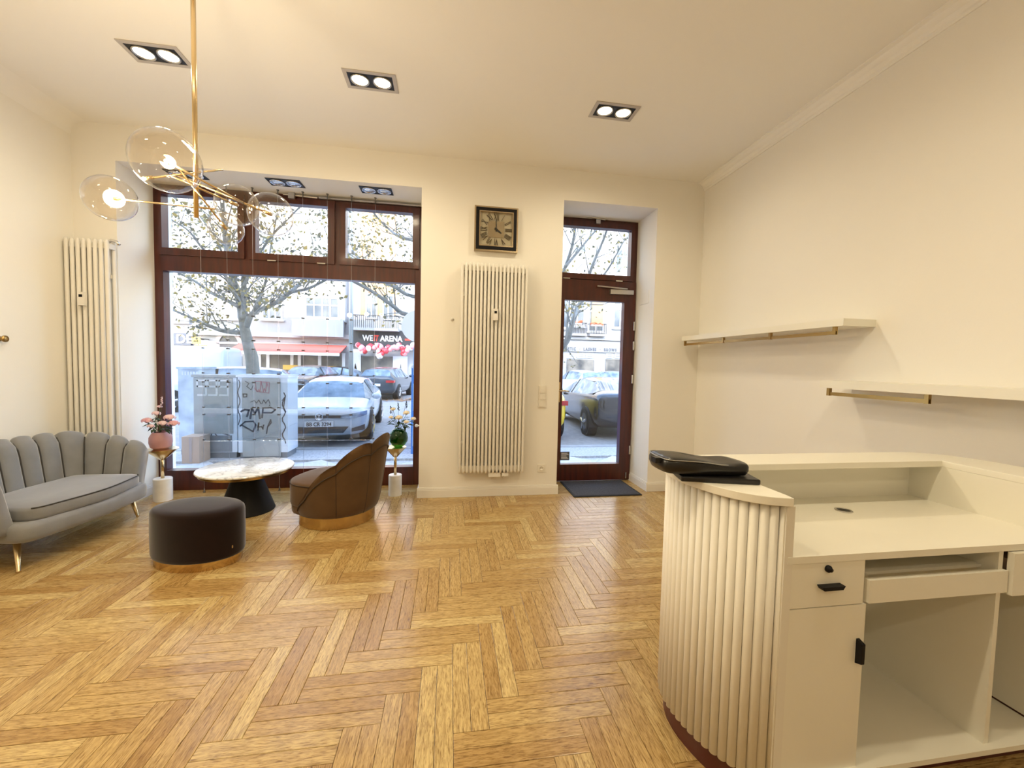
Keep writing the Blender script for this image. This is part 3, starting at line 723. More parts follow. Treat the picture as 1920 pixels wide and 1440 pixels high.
zp = [cc + (p - cc) * .965 for p in prof]; b = tube(BM(), [(p.x, p.y, ZC + .0625 + .010 * (1 - (p.x - .70) / .32) - .010 * math.exp(-((p.x - .92) / .07) ** 2)) for p in zp[-14:] + zp[:14]], .0018, 6); finish('zip', b, 'zip', pb, True)
finish('pull_tab', bx(.688, .712, 1.245, 1.275, ZC + .055, ZC + .073), 'leather', pb, bev=.004)

# ------------------------------------------------------------------ shell sofa
def channel_mesh(pathf, s0, s1, hf, z0, thick=.085, bulge=.022, lean=.075, nu=8, nv=9, hround=.035):
    """one upholstered channel of a shell back between path parameters s0,s1; hf(s)=top height"""
    b = BM(); F_, Bk = [], []
    for i in range(nu + 1):
        u = i / nu; s_ = s0 + (s1 - s0) * u; p, nrm = pathf(s_)          # nrm points outwards (to the rear)
        e = math.sin(PI * u) ** .5 if 0 < u < 1 else 0
        top = hf(s_) - hround * (1 - e) * .9
        fr, bk = [], []
        for j in range(nv + 1):
            v = j / nv; z = z0 + (top - z0) * v; ln_ = lean * v
            edge = min(1, (1 - v) * 5)                    # rounds over at the top
            ro = thick / 2 * math.sqrt(max(0, 1 - (1 - edge) ** 2))
            fr.append(b.verts.new((p.x + nrm.x * (ln_ - ro - bulge * e * (v > 0)), p.y + nrm.y * (ln_ - ro - bulge * e * (v > 0)), z)))
            bk.append(b.verts.new((p.x + nrm.x * (ln_ + ro + .3 * bulge * e), p.y + nrm.y * (ln_ + ro + .3 * bulge * e), z)))
        F_.append(fr); Bk.append(bk)
    for G in (F_, Bk):
        for i in range(nu):
            for j in range(nv): b.faces.new((G[i][j], G[i + 1][j], G[i + 1][j + 1], G[i][j + 1]))
    for j in range(nv):
        b.faces.new((F_[0][j], F_[0][j + 1], Bk[0][j + 1], Bk[0][j])); b.faces.new((F_[nu][j], Bk[nu][j], Bk[nu][j + 1], F_[nu][j + 1]))
    for i in range(nu): b.faces.new((F_[i][0], Bk[i][0], Bk[i + 1][0], F_[i + 1][0])); b.faces.new((F_[i][nv], F_[i + 1][nv], Bk[i + 1][nv], Bk[i][nv]))
    bmesh.ops.remove_doubles(b, verts=b.verts, dist=.0006); bmesh.ops.recalc_face_normals(b, faces=b.faces); return b
def path_from(pts):
    P = catmull(pts, 12); L = [0]
    for a, c in zip(P, P[1:]): L.append(L[-1] + (c - a).length)
    def f(s_):
        x = min(max(s_, 0), 1) * L[-1]; i = max(j for j in range(len(L) - 1) if L[j] <= x + 1e-9); t = (x - L[i]) / (L[i + 1] - L[i]); p = P[i].lerp(P[i + 1], t)
        d = (P[min(i + 2, len(P) - 1)] - P[max(i - 1, 0)]).normalized(); return p, Vector((d.y, -d.x, 0))
    return f, L[-1]
# plan in local coordinates: x = forward (to the room), y = along the sofa
sofa = thing('sofa', 'grey velvet shell sofa with channelled back and brass legs', 'sofa', (-2.825, 3.305, 0), math.radians(-4.5))
hl = .455
pf, PL = path_from([(.24, -hl - .015), (.10, -hl - .01), (-.07, -hl + .02), (-.175, -hl + .10), (-.220, -hl + .26), (-.232, 0), (-.220, hl - .26), (-.175, hl - .10), (-.07, hl - .02), (.10, hl + .01), (.24, hl + .015)])
pfo = lambda s_: (pf(s_)[0], -pf(s_)[1]) if (pf(s_)[1].dot(pf(s_)[0]) < 0) else pf(s_)
nch = 13
def hso(s_):
    a = abs(s_ - .5) * 2; return .745 - .135 * max(0, (a - .35) / .65) ** 1.6
cuts = [0] + [(k + .0) / nch for k in range(1, nch)] + [1]
for k in range(nch):
    ch = finish('back_channel', channel_mesh(pfo, cuts[k], cuts[k + 1], hso, .25), 'velvet_grey', sofa, True, True)
    if k:
        p, nr = pfo(cuts[k]); pts = []
        for j in range(8):
            v = j / 7; z = .36 + (hso(cuts[k]) - .045 - .36) * v; edge = min(1, (1 - v) * 5 + .1); ro = .085 / 2 * edge ** .5
            q = p + nr * (.075 * (z - .25) / (hso(cuts[k]) - .25) - ro - .003); pts.append((q.x, q.y, z))
        finish('seam_piping', tube(BM(), pts, .0045, 6), 'piping_grey', ch, True, True)
seat_front = [(.275, -hl + .05), (.33, -hl + .20), (.365, 0), (.33, hl - .20), (.275, hl - .05)]
def plan(off_front, side, back):
    P = [Vector((x + off_front, y * (hl - .05 + side) / (hl - .05), 0)) for x, y in seat_front]
    P += [Vector((.10, hl - .045 + side, 0)), Vector((-.10, hl - .06 + side, 0)), Vector((-.155 - back, hl - .14, 0)), Vector((-.185 - back, 0, 0)), Vector((-.155 - back, -hl + .14, 0)), Vector((-.10, -hl + .06 - side, 0)), Vector((.10, -hl + .045 - side, 0))]
    return catmull([tuple(p)[:2] for p in P], 5, True)
def cushion(P, z0, z1, r=.03, crown=.012):
    b = BM(); c = Vector((sum(p.x for p in P) / len(P), sum(p.y for p in P) / len(P), 0)); R = []
    for ins, z in ((r * .8, z0), (r * .25, z0 + r * .3), (0, z0 + r), (0, z1 - r), (r * .25, z1 - r * .3), (r * .9, z1), (r * 4, z1 + crown), (r * 9, z1 + crown * 1.3)):
        R.append([b.verts.new((p.x - (p - c).normalized().x * min(ins, (p - c).length * .9), p.y - (p - c).normalized().y * min(ins, (p - c).length * .9), z)) for p in P])
    for A, B_ in zip(R, R[1:]):
        for i in range(len(A)): b.faces.new((A[i], A[(i + 1) % len(A)], B_[(i + 1) % len(A)], B_[i]))
    b.faces.new(R[0][::-1]); b.faces.new(R[-1]); bmesh.ops.recalc_face_normals(b, faces=b.faces); return b
SP = plan(.02, -.012, 0)
cu = finish('seat_cushion', cushion(SP, .305, .392, .022, .016), 'velvet_grey', sofa, True, True)
c0 = Vector((0, 0, 0)); finish('welt', tube(BM(), [(p.x * .992, p.y * .992, .388) for p in SP[:21]], .004, 6), 'piping_grey', cu, True, True)
finish('base', cushion(plan(.030, .055, .085), .19, .308, .035, .0), 'velvet_grey', sofa, True, True)
for lx, ly in ((.25, -.43), (.205, .495), (-.18, -.36), (-.18, .36)):
    sx_ = 1 if lx > 0 else -1; sy_ = 1 if ly > 0 else -1
    finish('leg', tube(BM(), [(lx - .035 * sx_, ly - .03 * sy_, .195), (lx - .004 * sx_, ly - .004 * sy_, .01), (lx, ly, .0)], [.019, .010, .013], 12), 'brass', sofa, True, True)

# ------------------------------------------------------------------ shell armchair
acx, acy = -.935, 3.615
ac = thing('armchair', 'taupe velvet shell armchair on a round gold base, seen from behind', 'armchair', (acx, acy, 0), math.radians(161))
finish('base_band', lathe(BM(), [(.292, 0), (.302, .003), (.302, .098), (.295, .10)], (0, 0, 0), 48), 'gold_band', ac, 'auto', True)
def shell_chair():
    nA, nv = 60, 12; b = BM(); A0 = math.radians(118); O, I = [], []
    for i in range(nA + 1):
        a = -A0 + 2 * A0 * i / nA; t = abs(a) / A0            # 0 at the back centre
        env = .155 + .60 * (max(0, math.cos(t * PI / 2))) ** 1.0
        lob = abs(math.sin((a / math.radians(40) + .5) * PI)) ** .5
        top = env - .062 * (1 - lob) * (1 - t * .6)
        ro, ri = [], []
        for j in range(nv + 1):
            v = j / nv; z = .10 + (top - .10) * v
            fl_ = .318 + .035 * math.sin(min(1, (z - .10) / .12) * PI / 2) + .085 * max(0, (z - .2) / .55)
            th = .052 * math.sqrt(max(0, 1 - max(0, (v - .8) / .2) ** 2)) + .001
            gro = .014 * (1 - lob) * v
            dx, dy = -math.cos(a), math.sin(a)
            ro.append(b.verts.new((dx * (fl_ - gro), dy * (fl_ - gro), z))); ri.append(b.verts.new((dx * (fl_ - th * 1.2), dy * (fl_ - th * 1.2), z)))
        O.append(ro); I.append(ri)
    for G in (O, I):
        for i in range(nA):
            for j in range(nv): b.faces.new((G[i][j], G[i + 1][j], G[i + 1][j + 1], G[i][j + 1]))
    for i in range(nA): b.faces.new((O[i][nv], O[i + 1][nv], I[i + 1][nv], I[i][nv])); b.faces.new((O[i][0], I[i][0], I[i + 1][0], O[i + 1][0]))
    for e in (0, nA):
        for j in range(nv): b.faces.new((O[e][j], O[e][j + 1], I[e][j + 1], I[e][j]))
    rim = [(I[i][nv].co * .3 + O[i][nv].co * .7) for i in range(nA + 1)]
    bmesh.ops.recalc_face_normals(b, faces=b.faces); return b, [tuple(v) for v in rim], O
b, rim, O = shell_chair(); edge_pts = [(v[nv_].co * 1.0) for v in O for nv_ in (10,)]
edge_pts = [(p.x * 1.008, p.y * 1.008, p.z) for p in edge_pts]
seams = []
for k in (-60, -20, 20, 60):
    i = int(round((k + 118) / 236 * 60)); seams.append([(v.co.x * 1.002, v.co.y * 1.002, v.co.z) for v in O[i]])
sh = finish('shell_back', b, 'velvet_taupe', ac, True, True)
finish('edge_piping', tube(BM(), edge_pts, .0055, 6), 'piping_taupe', sh, True, True)
for s_ in seams: finish('seam', tube(BM(), s_, .0022, 5), 'piping_taupe', sh, True, True)
P = catmull([(.355, 0), (.33, .16), (.22, .28), (.02, .31), (-.18, .26), (-.28, .12), (-.30, 0), (-.28, -.12), (-.18, -.26), (.02, -.31), (.22, -.28), (.33, -.16)], 5, True)
se = finish('seat_cushion', cushion(P, .16, .365, .03, .02), 'velvet_taupe', ac, True, True)
finish('welt', tube(BM(), [(p.x * 1.0, p.y * 1.0, .345) for p in P + P[:1]], .0045, 6), 'piping_taupe', se, True, True)
P2 = [p * .97 for p in P]; finish('seat_base', cushion(P2, .10, .185, .02, 0), 'velvet_taupe', ac, True, True)

# ------------------------------------------------------------------ oval ottoman
ot = thing('ottoman', 'dark brown velvet oval ottoman with a gold plinth band', 'ottoman', (-1.64, 2.925, 0))
rz = math.radians(168); el = (.29, .197)
finish('cushion', lathe(BM(), [(.93, .052), (.98, .060), (1, .08), (1.005, .2), (1.0, .335), (.985, .352), (.93, .366), (.7, .374), (.3, .377), (0, .377)], (-1.64, 2.925, 0), 56, el, rz), 'velvet_brown', ot, True)
finish('plinth_band', lathe(BM(), [(.93, .0), (.935, .002), (.935, .054), (.9, .056)], (-1.64, 2.925, 0), 56, el, rz), 'gold_band', ot, 'auto')
b = bx(0, .001, -.004, .004, -.009, .009); o_ = finish('maker_tag', b, 'champagne', ot, False, True); o_.location = (.265, -.125, .13); o_.rotation_euler = (0, 0, math.radians(-35))

# ------------------------------------------------------------------ coffee table
ctx, cty = -1.765, 3.85
ct = thing('coffee_table', 'round white marble coffee table with black cone foot', 'coffee table', (ctx, cty, 0))
finish('table_top', lathe(BM(), [(.355, .372), (.370, .376), (.374, .384), (.370, .391), (.362, .393), (0, .393)], (ctx, cty, 0), 64), 'calacatta', ct, 'auto')
finish('metal_ring', lathe(BM(), [(.30, .352), (.352, .352), (.356, .372), (.30, .372)], (ctx, cty, 0), 64), 'gold_band', ct, 'auto')
finish('foot', lathe(BM(), [(.215, 0), (.218, .006), (.212, .02), (.105, .335), (.11, .352), (0, .352)], (ctx, cty, 0), 48), 'black_cone', ct, 'auto')

# ------------------------------------------------------------------ side tables with vases
def side_table(label, x, y, rb, rd_, zt):
    t = thing('side_table', label, 'side table', (x, y, 0), group='brass side tables')
    finish('marble_base', lathe(BM(), [(rb, 0), (rb, .205), (rb - .004, .21), (0, .21)], (x, y, 0), 32), 'white_marble', t, 'auto')
    finish('pole', cyl(BM(), (x, y, .21), (x, y, zt - .05), .014, seg=16), 'brass', t, True)
    finish('funnel_top', lathe(BM(), [(.014, zt - .105), (.022, zt - .10), (rd_ - .002, zt - .006), (rd_, zt), (0, zt)], (x, y, 0), 40), 'brass', t, 'auto')
    return t
side_table('brass funnel side table on white marble base left of the window, holding pink vase', -2.655, 4.20, .073, .125, .488)
side_table('brass funnel side table on white marble base at the right window end, holding green vase', -.528, 4.165, .065, .108, .492)
v1 = single('flower_vase', lathe(BM(), [(.052, 0), (.078, .02), (.088, .06), (.086, .11), (.066, .150), (.060, .158), (.054, .158), (.060, .14), (.075, .10), (.072, .03), (0, .02)], (-2.665, 4.20, .4885), 36), 'pink_ceramic', 'matt pink ceramic vase on the left brass side table', 'vase', smooth='auto')
v2 = single('flower_vase', lathe(BM(), [(.035, 0), (.066, .02), (.090, .06), (.094, .095), (.084, .14), (.055, .175), (.042, .185), (.036, .185), (.05, .172), (.078, .14), (.088, .095), (.083, .06), (.058, .025), (0, .018)], (-.50, 4.165, .4925), 36), 'green_glass', 'round green glass vase on the right brass side table', 'vase', smooth='auto')
def bloom(c, r, seed, petals=22):
    rnd = random.Random(seed); b = BM(); c = Vector(c)
    ball(b, c, r * .42, 10, 8)
    for k in range(petals):
        t = k / petals; az = k * 2.4; el_ = math.radians(75 - 85 * t); out = r * (.35 + .55 * t)
        d = Vector((math.cos(az) * math.cos(el_), math.sin(az) * math.cos(el_), math.sin(el_))); side = d.cross(Vector((0, 0, 1))).normalized() if abs(d.z) < .98 else Vector((1, 0, 0)); upv = side.cross(d)
        base = c + d * out * .35; wv = r * .42
        g = []
        for (u, v, w_) in ((-.5, 0, 0), (.5, 0, 0), (-1, .6, .12), (1, .6, .12), (-.6, 1.15, .0), (.6, 1.15, .0)):
            g.append(b.verts.new(base + side * u * wv + upv * (v * r * .62 - .2 * r) + d * (out * .6 + w_ * r - .10 * r * v * rnd.random())))
        b.faces.new((g[0], g[1], g[3], g[2])); b.faces.new((g[2], g[3], g[5], g[4]))
    return b
def leaf_bm(b, p, d, L, w):
    p = Vector(p); d = Vector(d).normalized(); s_ = d.cross(Vector((0, 0, 1))).normalized(); u_ = s_.cross(d)
    A = [p, p + d * L * .4 + s_ * w, p + d * L - u_ * L * .15, p + d * L * .4 - s_ * w, p + d * L * .5 + u_ * w * .3]
    V = [b.verts.new(q) for q in A]; b.faces.new((V[0], V[1], V[4])); b.faces.new((V[1], V[2], V[4])); b.faces.new((V[2], V[3], V[4])); b.faces.new((V[3], V[0], V[4]))
def flower(label, px_, py_, Y, r, m, mouth, seed, grp, nl=3):
    c = ony(px_, py_, Y); t = thing('artificial_rose', label, 'flower', tuple(mouth), group=grp)
    finish('bloom', bloom(c, r, seed), m, t, True)
    finish('stem', tube(BM(), [mouth, ((c[0] + mouth[0]) / 2, (c[1] + mouth[1]) / 2, (c[2] + mouth[2]) / 2 + .01), (c[0], c[1], c[2] - r * .3)], .0022, 5), 'stem', t)
    rnd = random.Random(seed)
    for k in range(nl):
        b = BM(); d = Vector((c[0] - mouth[0] + rnd.uniform(-.09, .09), rnd.uniform(-.12, .04), rnd.uniform(-.07, .05)))
        q = Vector(mouth).lerp(Vector(c), rnd.uniform(.35, .8)); leaf_bm(b, q, d, rnd.uniform(.055, .085), .018); finish('leaf', b, 'leaf', t)
mo = (-2.665, 4.19, .645)
for i, (px_, py_, dy, r, m, lb) in enumerate((
        (276, 790, -.02, .045, 'petal_pink', 'pink rose at the left edge of the pink vase bouquet'), (293, 776, .02, .036, 'petal_pale', 'pale pink rose near the top of the pink vase bouquet'),
        (318, 784, -.05, .048, 'petal_pale', 'pale pink rose in the middle of the pink vase bouquet'), (326, 795, -.09, .045, 'petal_pink', 'large pink rose at the right edge of the pink vase bouquet'),
        (305, 795, -.10, .040, 'petal_pale', 'pale rose low at the front of the pink vase bouquet'), (299, 763, .03, .022, 'petal_pale', 'small pale blossom topmost in the pink vase bouquet'), (283, 800, -.06, .030, 'petal_pale', 'small pale rose above the pink vase rim'))):
    flower(lb, px_, py_, 4.20 + dy, r, m, mo, 20 + i, 'roses in the pink vase', 4)
mo2 = (-.50, 4.165, .665)
for i, (px_, py_, dy, r, m, lb) in enumerate((
        (737, 768, .02, .030, 'petal_white', 'cream rose topmost in the green vase bouquet'), (733, 783, -.05, .026, 'petal_white', 'small cream rose at the left of the green vase bouquet'), (748, 784, -.07, .040, 'petal_white', 'large cream rose in the middle of the green vase bouquet'),
        (762, 775, -.02, .038, 'petal_white', 'large cream rose at the upper right of the green vase bouquet'), (775, 786, -.02, .030, 'petal_white', 'cream rose hanging at the right edge of the green vase bouquet'), (762, 792, -.08, .030, 'petal_white', 'cream rose low on the right of the green vase bouquet'))):
    flower(lb, px_, py_, 4.165 + dy, r, m, mo2, 50 + i, 'roses in the green vase', 4)
for i, (px_, py_, m_, lb) in enumerate(((733, 762, mo2, 'dark lavender-like sprig leaning left above the green vase'), (747, 756, mo2, 'dark lavender-like sprig rising in the middle of the green vase'), (762, 752, mo2, 'dark lavender-like sprig rising at the right of the green vase'), (303, 745, mo, 'thin dark twig with tiny buds above the pink vase'))):
    c = ony(px_, py_, m_[1] + .02); t = thing('sprig', lb, 'sprig', m_)
    finish('stem', tube(BM(), [m_, ((c[0] * .6 + m_[0] * .4), (c[1] + m_[1]) / 2, c[2] * .5 + m_[2] * .5), tuple(c)], .0018, 5), 'stem', t)
    b = BM()
    for k in range(14):
        v_ = k / 13; ball(b, (c[0] + random.uniform(-.008, .008), c[1] + random.uniform(-.008, .008), c[2] - .07 * v_), .0055, 6, 5)
    finish('buds', b, 'sprig' if m_ is mo2 else 'petal_pale', t, True)

# ------------------------------------------------------------------ chandelier
pc = atd(368, 392, 1.95); px0, py0 = pc[0], pc[1]
chn = thing('chandelier', 'brass pole chandelier with crossing arms and clear glass globes', 'chandelier', (px0, py0, HC))
zb = atd(367, 408, 1.95)[2]
finish('canopy', lathe(BM(), [(.06, 0), (.06, -.02), (.02, -.028), (0, -.028)], (px0, py0, HC), 24), 'brass', chn, 'auto')
finish('pole', cyl(BM(), (px0, py0, zb), (px0, py0, HC - .02), .0105, seg=16), 'brass', chn, True)
zA = lambda y: atd(368, y, 1.95)[2]
def arm(px_end, d_end, ypole, back, R=None, lit=False, dback=None):
    e = Vector(atd(*px_end, d_end)); p = Vector((px0, py0 - .014, zA(ypole))); k = Vector(atd(*back, dback)) if back else p + (p - e).normalized() * .09
    a = finish('arm', cyl(BM(), e, k, .0048, seg=8), 'brass', chn, True)
    finish('socket', cyl(BM(), e, e + (p - e).normalized() * .035, .0085, seg=12), 'brass', a, True)
    b_ = finish('bulb', ball(BM(), e, .008, 12, 8), 'bulb_on' if lit else 'lens_off', a, True)
    if lit:
        ld = bpy.data.lights.new('bulb_light', 'POINT'); ld.energy = 17.0; ld.color = (1, .84, .58); ld.shadow_soft_size = .035
        lo = bpy.data.objects.new('bulb_light', ld); COL.objects.link(lo); lo.parent = chn; lo.location = e - (p - e).normalized() * .02 - Vector((px0, py0, HC))
    if R:
        g = finish('globe', ball(BM(), e, R, 40, 24), 'globe', chn, True, label='clear blown glass globe')
    return e
arm((207, 372), 1.90, 387, (403, 392), .101, True, 1.98)
arm((312, 302), 1.66, 338, (480, 393), .122, True, 2.05)
arm((270, 335), 1.80, 326, (418, 318), None, True, 2.02)
arm((445, 385), 2.10, 352, None, .102, False)
arm((508, 402), 2.02, 345, None, .103, False)
arm((424, 429), 2.05, 356, None, .080, False)

# ------------------------------------------------------------------ cable display in the window
YC = 4.405
wx = [-2.415 + .2337 * k for k in range(8)]
ordn = ['first', 'second', 'third', 'fourth', 'fifth', 'sixth', 'seventh', 'eighth']
for k, x in enumerate(wx):
    t = thing('display_cable', f'thin steel display cable in the window, {ordn[k]} from the left', 'cable', (x, YC, 0), group='display cables in the window')
    finish('wire', cyl(BM(), (x, YC, .01), (x, YC, HN - .02), .0012, seg=6), 'wire', t)
    finish('ceiling_hook', lathe(BM(), [(.004, -.05), (.006, -.045), (.006, -.012), (.012, -.004), (.012, 0)], (x, YC, HN), 12), 'clip', t, True)
    finish('floor_hook', lathe(BM(), [(.012, 0), (.012, .006), (.006, .012), (.005, .04)], (x, YC, 0), 12), 'clip', t, True)
rows = []
for ya, yb in ((590.8, 641), (652.5, 703), (715, 766), (775, 826)):
    rows.append((ony(472, yb, YC)[2], ony(472, ya, YC)[2]))
rname = ['topmost', 'second', 'third', 'lowest']
for r_, (z0, z1) in enumerate(rows):
    for k in range(7):
        x0, x1 = wx[k] + .006, wx[k + 1] - .006
        t = thing('acrylic_pocket', f'clear acrylic display pocket in the {rname[r_]} row, {ordn[k]} from the left', 'display pocket', ((x0 + x1) / 2, YC, z0), group='acrylic pockets on the window cables')
        finish('rear_sheet', bx(x0, x1, YC + .004, YC + .006, z0, z1), 'acrylic', t); finish('front_sheet', bx(x0, x1, YC - .008, YC - .006, z0, z1 - .012), 'acrylic', t)
        finish('bottom_fold', bx(x0, x1, YC - .008, YC + .006, z0 - .003, z0), 'acrylic', t)
        for xx in (x0, x1):
            for zz in (z0 + .012, z1 - .012): finish('clip', bx(xx - .008, xx + .008, YC - .010, YC + .009, zz - .006, zz + .006), 'clip', t)

# ================================================================== the street outside
gr = BM(); box(gr, -40, 40, YX, 8.2, GZ - .3, GZ - .04)
struct('sidewalk', gr, 'sidewalk')
swk = bpy.data.objects['sidewalk']
# small-stone border strips: a raised bed of mosaic paving beside the slabs
finish('mosaic_paving', bx(-40, 40, 7.25, 8.2, GZ - .04, GZ), 'sidewalk', swk)
# diagonal granite slabs
sl_ = .62; me = None
for i in range(-14, 15):
    for j in range(-14, 15):
        c = Vector(((i - j) * sl_ * .7071 - .4, 5.95 + (i + j) * sl_ * .7071))
        if not (-5.2 < c.x < 4.2 and 4.98 < c.y < 7.1): continue
        if me is None:
            b = bx(-sl_ / 2 + .006, sl_ / 2 - .006, -sl_ / 2 + .006, sl_ / 2 - .006, -.045, 0); bmesh.ops.bevel(b, geom=[e for e in b.edges if all(v.co.z > -.01 for v in e.verts)], offset=.006, segments=1, affect='EDGES')
            me = bpy.data.meshes.new('paving_slab'); b.to_mesh(me); b.free(); me.materials.append(MAT['granite_slab'])
        o = bpy.data.objects.new('paving_slab', me); COL.objects.link(o); o.parent = swk; o.location = (c.x, c.y, GZ + random.uniform(-.003, .002)); o.rotation_euler = (0, 0, PI / 4)
finish('edge_paving', bx(-40, 40, YX, 5.0, GZ - .04, GZ - .006), 'sidewalk', swk)
struct('road', bx(-40, 40, 8.2, 25.7, GZ - .4, GZ - .01), 'asphalt')
struct('sidewalk_far', bx(-40, 40, 25.7, 27.2, GZ - .3, GZ + .08), 'sidewalk')
struct('kerb', bx(-40, 40, 8.05, 8.25, GZ - .3, GZ + .01), 'kerb')

FY = 27.0
def fpx(x, y, Y=FY): p = ony(x, y, Y); return p[0], p[2]
def frect(x0, y0, x1, y1, Y=FY):
    """photo rectangle -> X range and Z range on the facade plane"""
    a = fpx(x0, (y0 + y1) / 2, Y)[0]; b_ = fpx(x1, (y0 + y1) / 2, Y)[0]; xm = (x0 + x1) / 2
    return a, b_, fpx(xm, y1, Y)[1], fpx(xm, y0, Y)[1]
def far_window(par, x0, x1, z0, z1, cols=2, tr=.62, m='far_glass', Y=FY, sill=True):
    w = .07; b = BM()
    box(b, x0, x1, Y - .06, Y + .02, z0, z0 + w); box(b, x0, x1, Y - .06, Y + .02, z1 - w, z1)
    zt = z0 + (z1 - z0) * tr
    for k in range(cols + 1):
        x = x0 + (x1 - x0 - w) * k / cols; box(b, x, x + w, Y - .06, Y + .02, z0 + w, z1 - w)
    box(b, x0 + w, x1 - w, Y - .055, Y + .02, zt - w / 2, zt + w / 2)
    if sill: box(b, x0 - .1, x1 + .1, Y - .16, Y, z0 - .10, z0)
    f = finish('window', b, 'window_frame', par)
    finish('pane', bx(x0 + w, x1 - w, Y - .03, Y - .02, z0 + w, z1 - w), m, f)
def railing(par, x0, x1, z0, z1, Y, depth, n=14, slab=True, nm='balcony'):
    b = BM(); box(b, x0, x1, Y - depth, Y, z0 - .16, z0); s_ = finish(nm, b, 'facade_white', par); b = BM()
    box(b, x0, x1, Y - depth, Y - depth + .05, z1 - .05, z1)
    for k in range(n + 1):
        x = x0 + (x1 - x0 - .03) * k / n; box(b, x, x + .03, Y - depth, Y - depth + .03, z0, z1)
    box(b, x0, x0 + .04, Y - depth, Y, z1 - .05, z1); box(b, x1 - .04, x1, Y - depth, Y, z1 - .05, z1)
    finish('railing', b, 'rail_dark', s_)
def house(name, label, xa, xb, m, ztop=19.0):
    t = thing(name, label, 'building', ((xa + xb) / 2, FY + .3, GZ)); finish('wall', bx(xa, xb, FY, FY + .6, GZ, ztop), m, t); return t
X = lambda px_: fpx(px_, 600)[0]
xa, xb, xc, xd, xe = X(250), X(358), X(660), X(765), X(1250)
h1 = house('apartment_building', 'pale blue-grey house at the left edge of the shop window view', -34, xb, 'facade_grey')
h2 = house('apartment_building', 'long pale plastered house with arched doorway and red awning across the street', xb, xc, 'facade_stone')
h3 = house('apartment_building', 'peach and cream house with balcony above the dark betting shop front', xc, X(800), 'facade_white')
h4 = house('apartment_building', 'white house with flower boxes across the street, seen through the glass door', X(800), 34, 'facade_white')
def upper(par, x0, x1, z0, z1, floors=3, cols=2):
    for k in range(1, floors + 1): far_window(par, x0, x1, z0 + 3.7 * k, z1 + 3.7 * k, cols)
for (p, cols) in (((407, 552, 445, 597), 3), ((492, 557, 530, 599), 3)):
    r = frect(*p); far_window(h2, *r, cols=cols); upper(h2, *r, cols=cols)
r = frect(578, 560, 640, 598)
finish('bay', bx(r[0] - .35, r[1] + .35, FY - .5, FY, r[2] - .2, 18.5), 'facade_white', h2)
far_window(h2, *r, cols=4, Y=FY - .5)
finish('bay_parapet', bx(r[0] - .7, r[1] + .3, FY - .75, FY - .5, r[2] - 1.15, r[2] - .12), 'facade_white', h2); upper(h2, *r, cols=4)
for k in (1, 2): far_window(h2, r[0], r[1], r[2] + 3.7 * k, r[3] + 3.7 * k, 4, Y=FY - .5)
r = frect(340, 623, 650, 630); finish('cornice', bx(xb, xc, FY - .22, FY, r[2] - .05, r[3]), 'facade_white', h2)
r = frect(338, 510, 352, 600); far_window(h1, r[0] - 1.2, r[1], r[2], r[3]); upper(h1, r[0] - 1.2, r[1], r[2], r[3]); finish('cornice', bx(-34, xb, FY - .2, FY, 3.35, 3.65), 'facade_white', h1)
# arched doorway
r = frect(413, 640, 448, 692); cxm_ = (r[0] + r[1]) / 2; rr = (r[1] - r[0]) / 2; zsp = r[3] - rr * .2
arc = [(cxm_ + rr * math.cos(t * PI / 14), zsp + rr * math.sin(t * PI / 14)) for t in range(15)]
finish('arch_door', prism(BM(), [(cxm_ - rr, GZ + .1), (cxm_ + rr, GZ + .1)] + arc, FY - .05, FY, 'y'), 'dark_door', h2)
arc2 = [(cxm_ + (rr + .22) * math.cos(t * PI / 14), zsp + (rr + .22) * math.sin(t * PI / 14)) for t in range(15)]
finish('arch_surround', prism(BM(), arc2 + arc[::-1], FY - .12, FY, 'y'), 'facade_pink', h2)
fl_ = frect(413, 645, 448, 655); finish('fanlight_bar', bx(cxm_ - rr, cxm_ + rr, FY - .09, FY - .05, zsp - .05, zsp + .05), 'window_frame', h2)
# bistro front
r = frect(487, 662, 562, 705); finish('shop_window', bx(r[0], r[1], FY - .05, FY, GZ + .3, r[3]), 'shop_glass', h2)
r2 = frect(562, 664, 648, 705); finish('shop_window', bx(r2[0] + .1, r2[1], FY - .05, FY, GZ + .3, r2[3]), 'shop_glass', h2)
for px_ in (487, 503, 548, 562, 600, 645):
    x = X(px_); finish('shopfront_post', bx(x - .09, x + .09, FY - .1, FY, GZ, r[3] + .1), 'window_frame', h2)
aw = thing('awning', 'long red awning with white edge over the bistro windows', 'awning', (X(540), FY - .8, 2.2))
a0, a1 = X(452), X(650); zt_ = fpx(540, 645)[1]; zb_ = fpx(540, 660, FY - 1.7)[1]
b = BM(); prism(b, [(FY, zt_), (FY - 1.7, zb_), (FY - 1.7, zb_ - .05), (FY, zt_ - .05)], a0, a1, 'x')
for v in b.verts:
    if v.co.y < FY - 1 and v.co.x < a0 + .1: v.co.x = fpx(425, 660, FY - 1.7)[0]
finish('cloth', b, 'awning_red', aw)
finish('valance', bx(fpx(425, 660, FY - 1.7)[0], a1, FY - 1.72, FY - 1.68, zb_ - .16, zb_ + .0), 'awning_white', aw)
for p, lb in (((531, 686, 559, 693), 'yellow banner under the left part of the red awning'), ((598, 688, 640, 697), 'yellow banner under the right part of the red awning')):
    r = frect(*p, Y=FY - .4); single('banner', bx(r[0], r[1], FY - .45, FY - .40, r[2], r[3] + .05), 'banner_yellow', lb, 'banner')
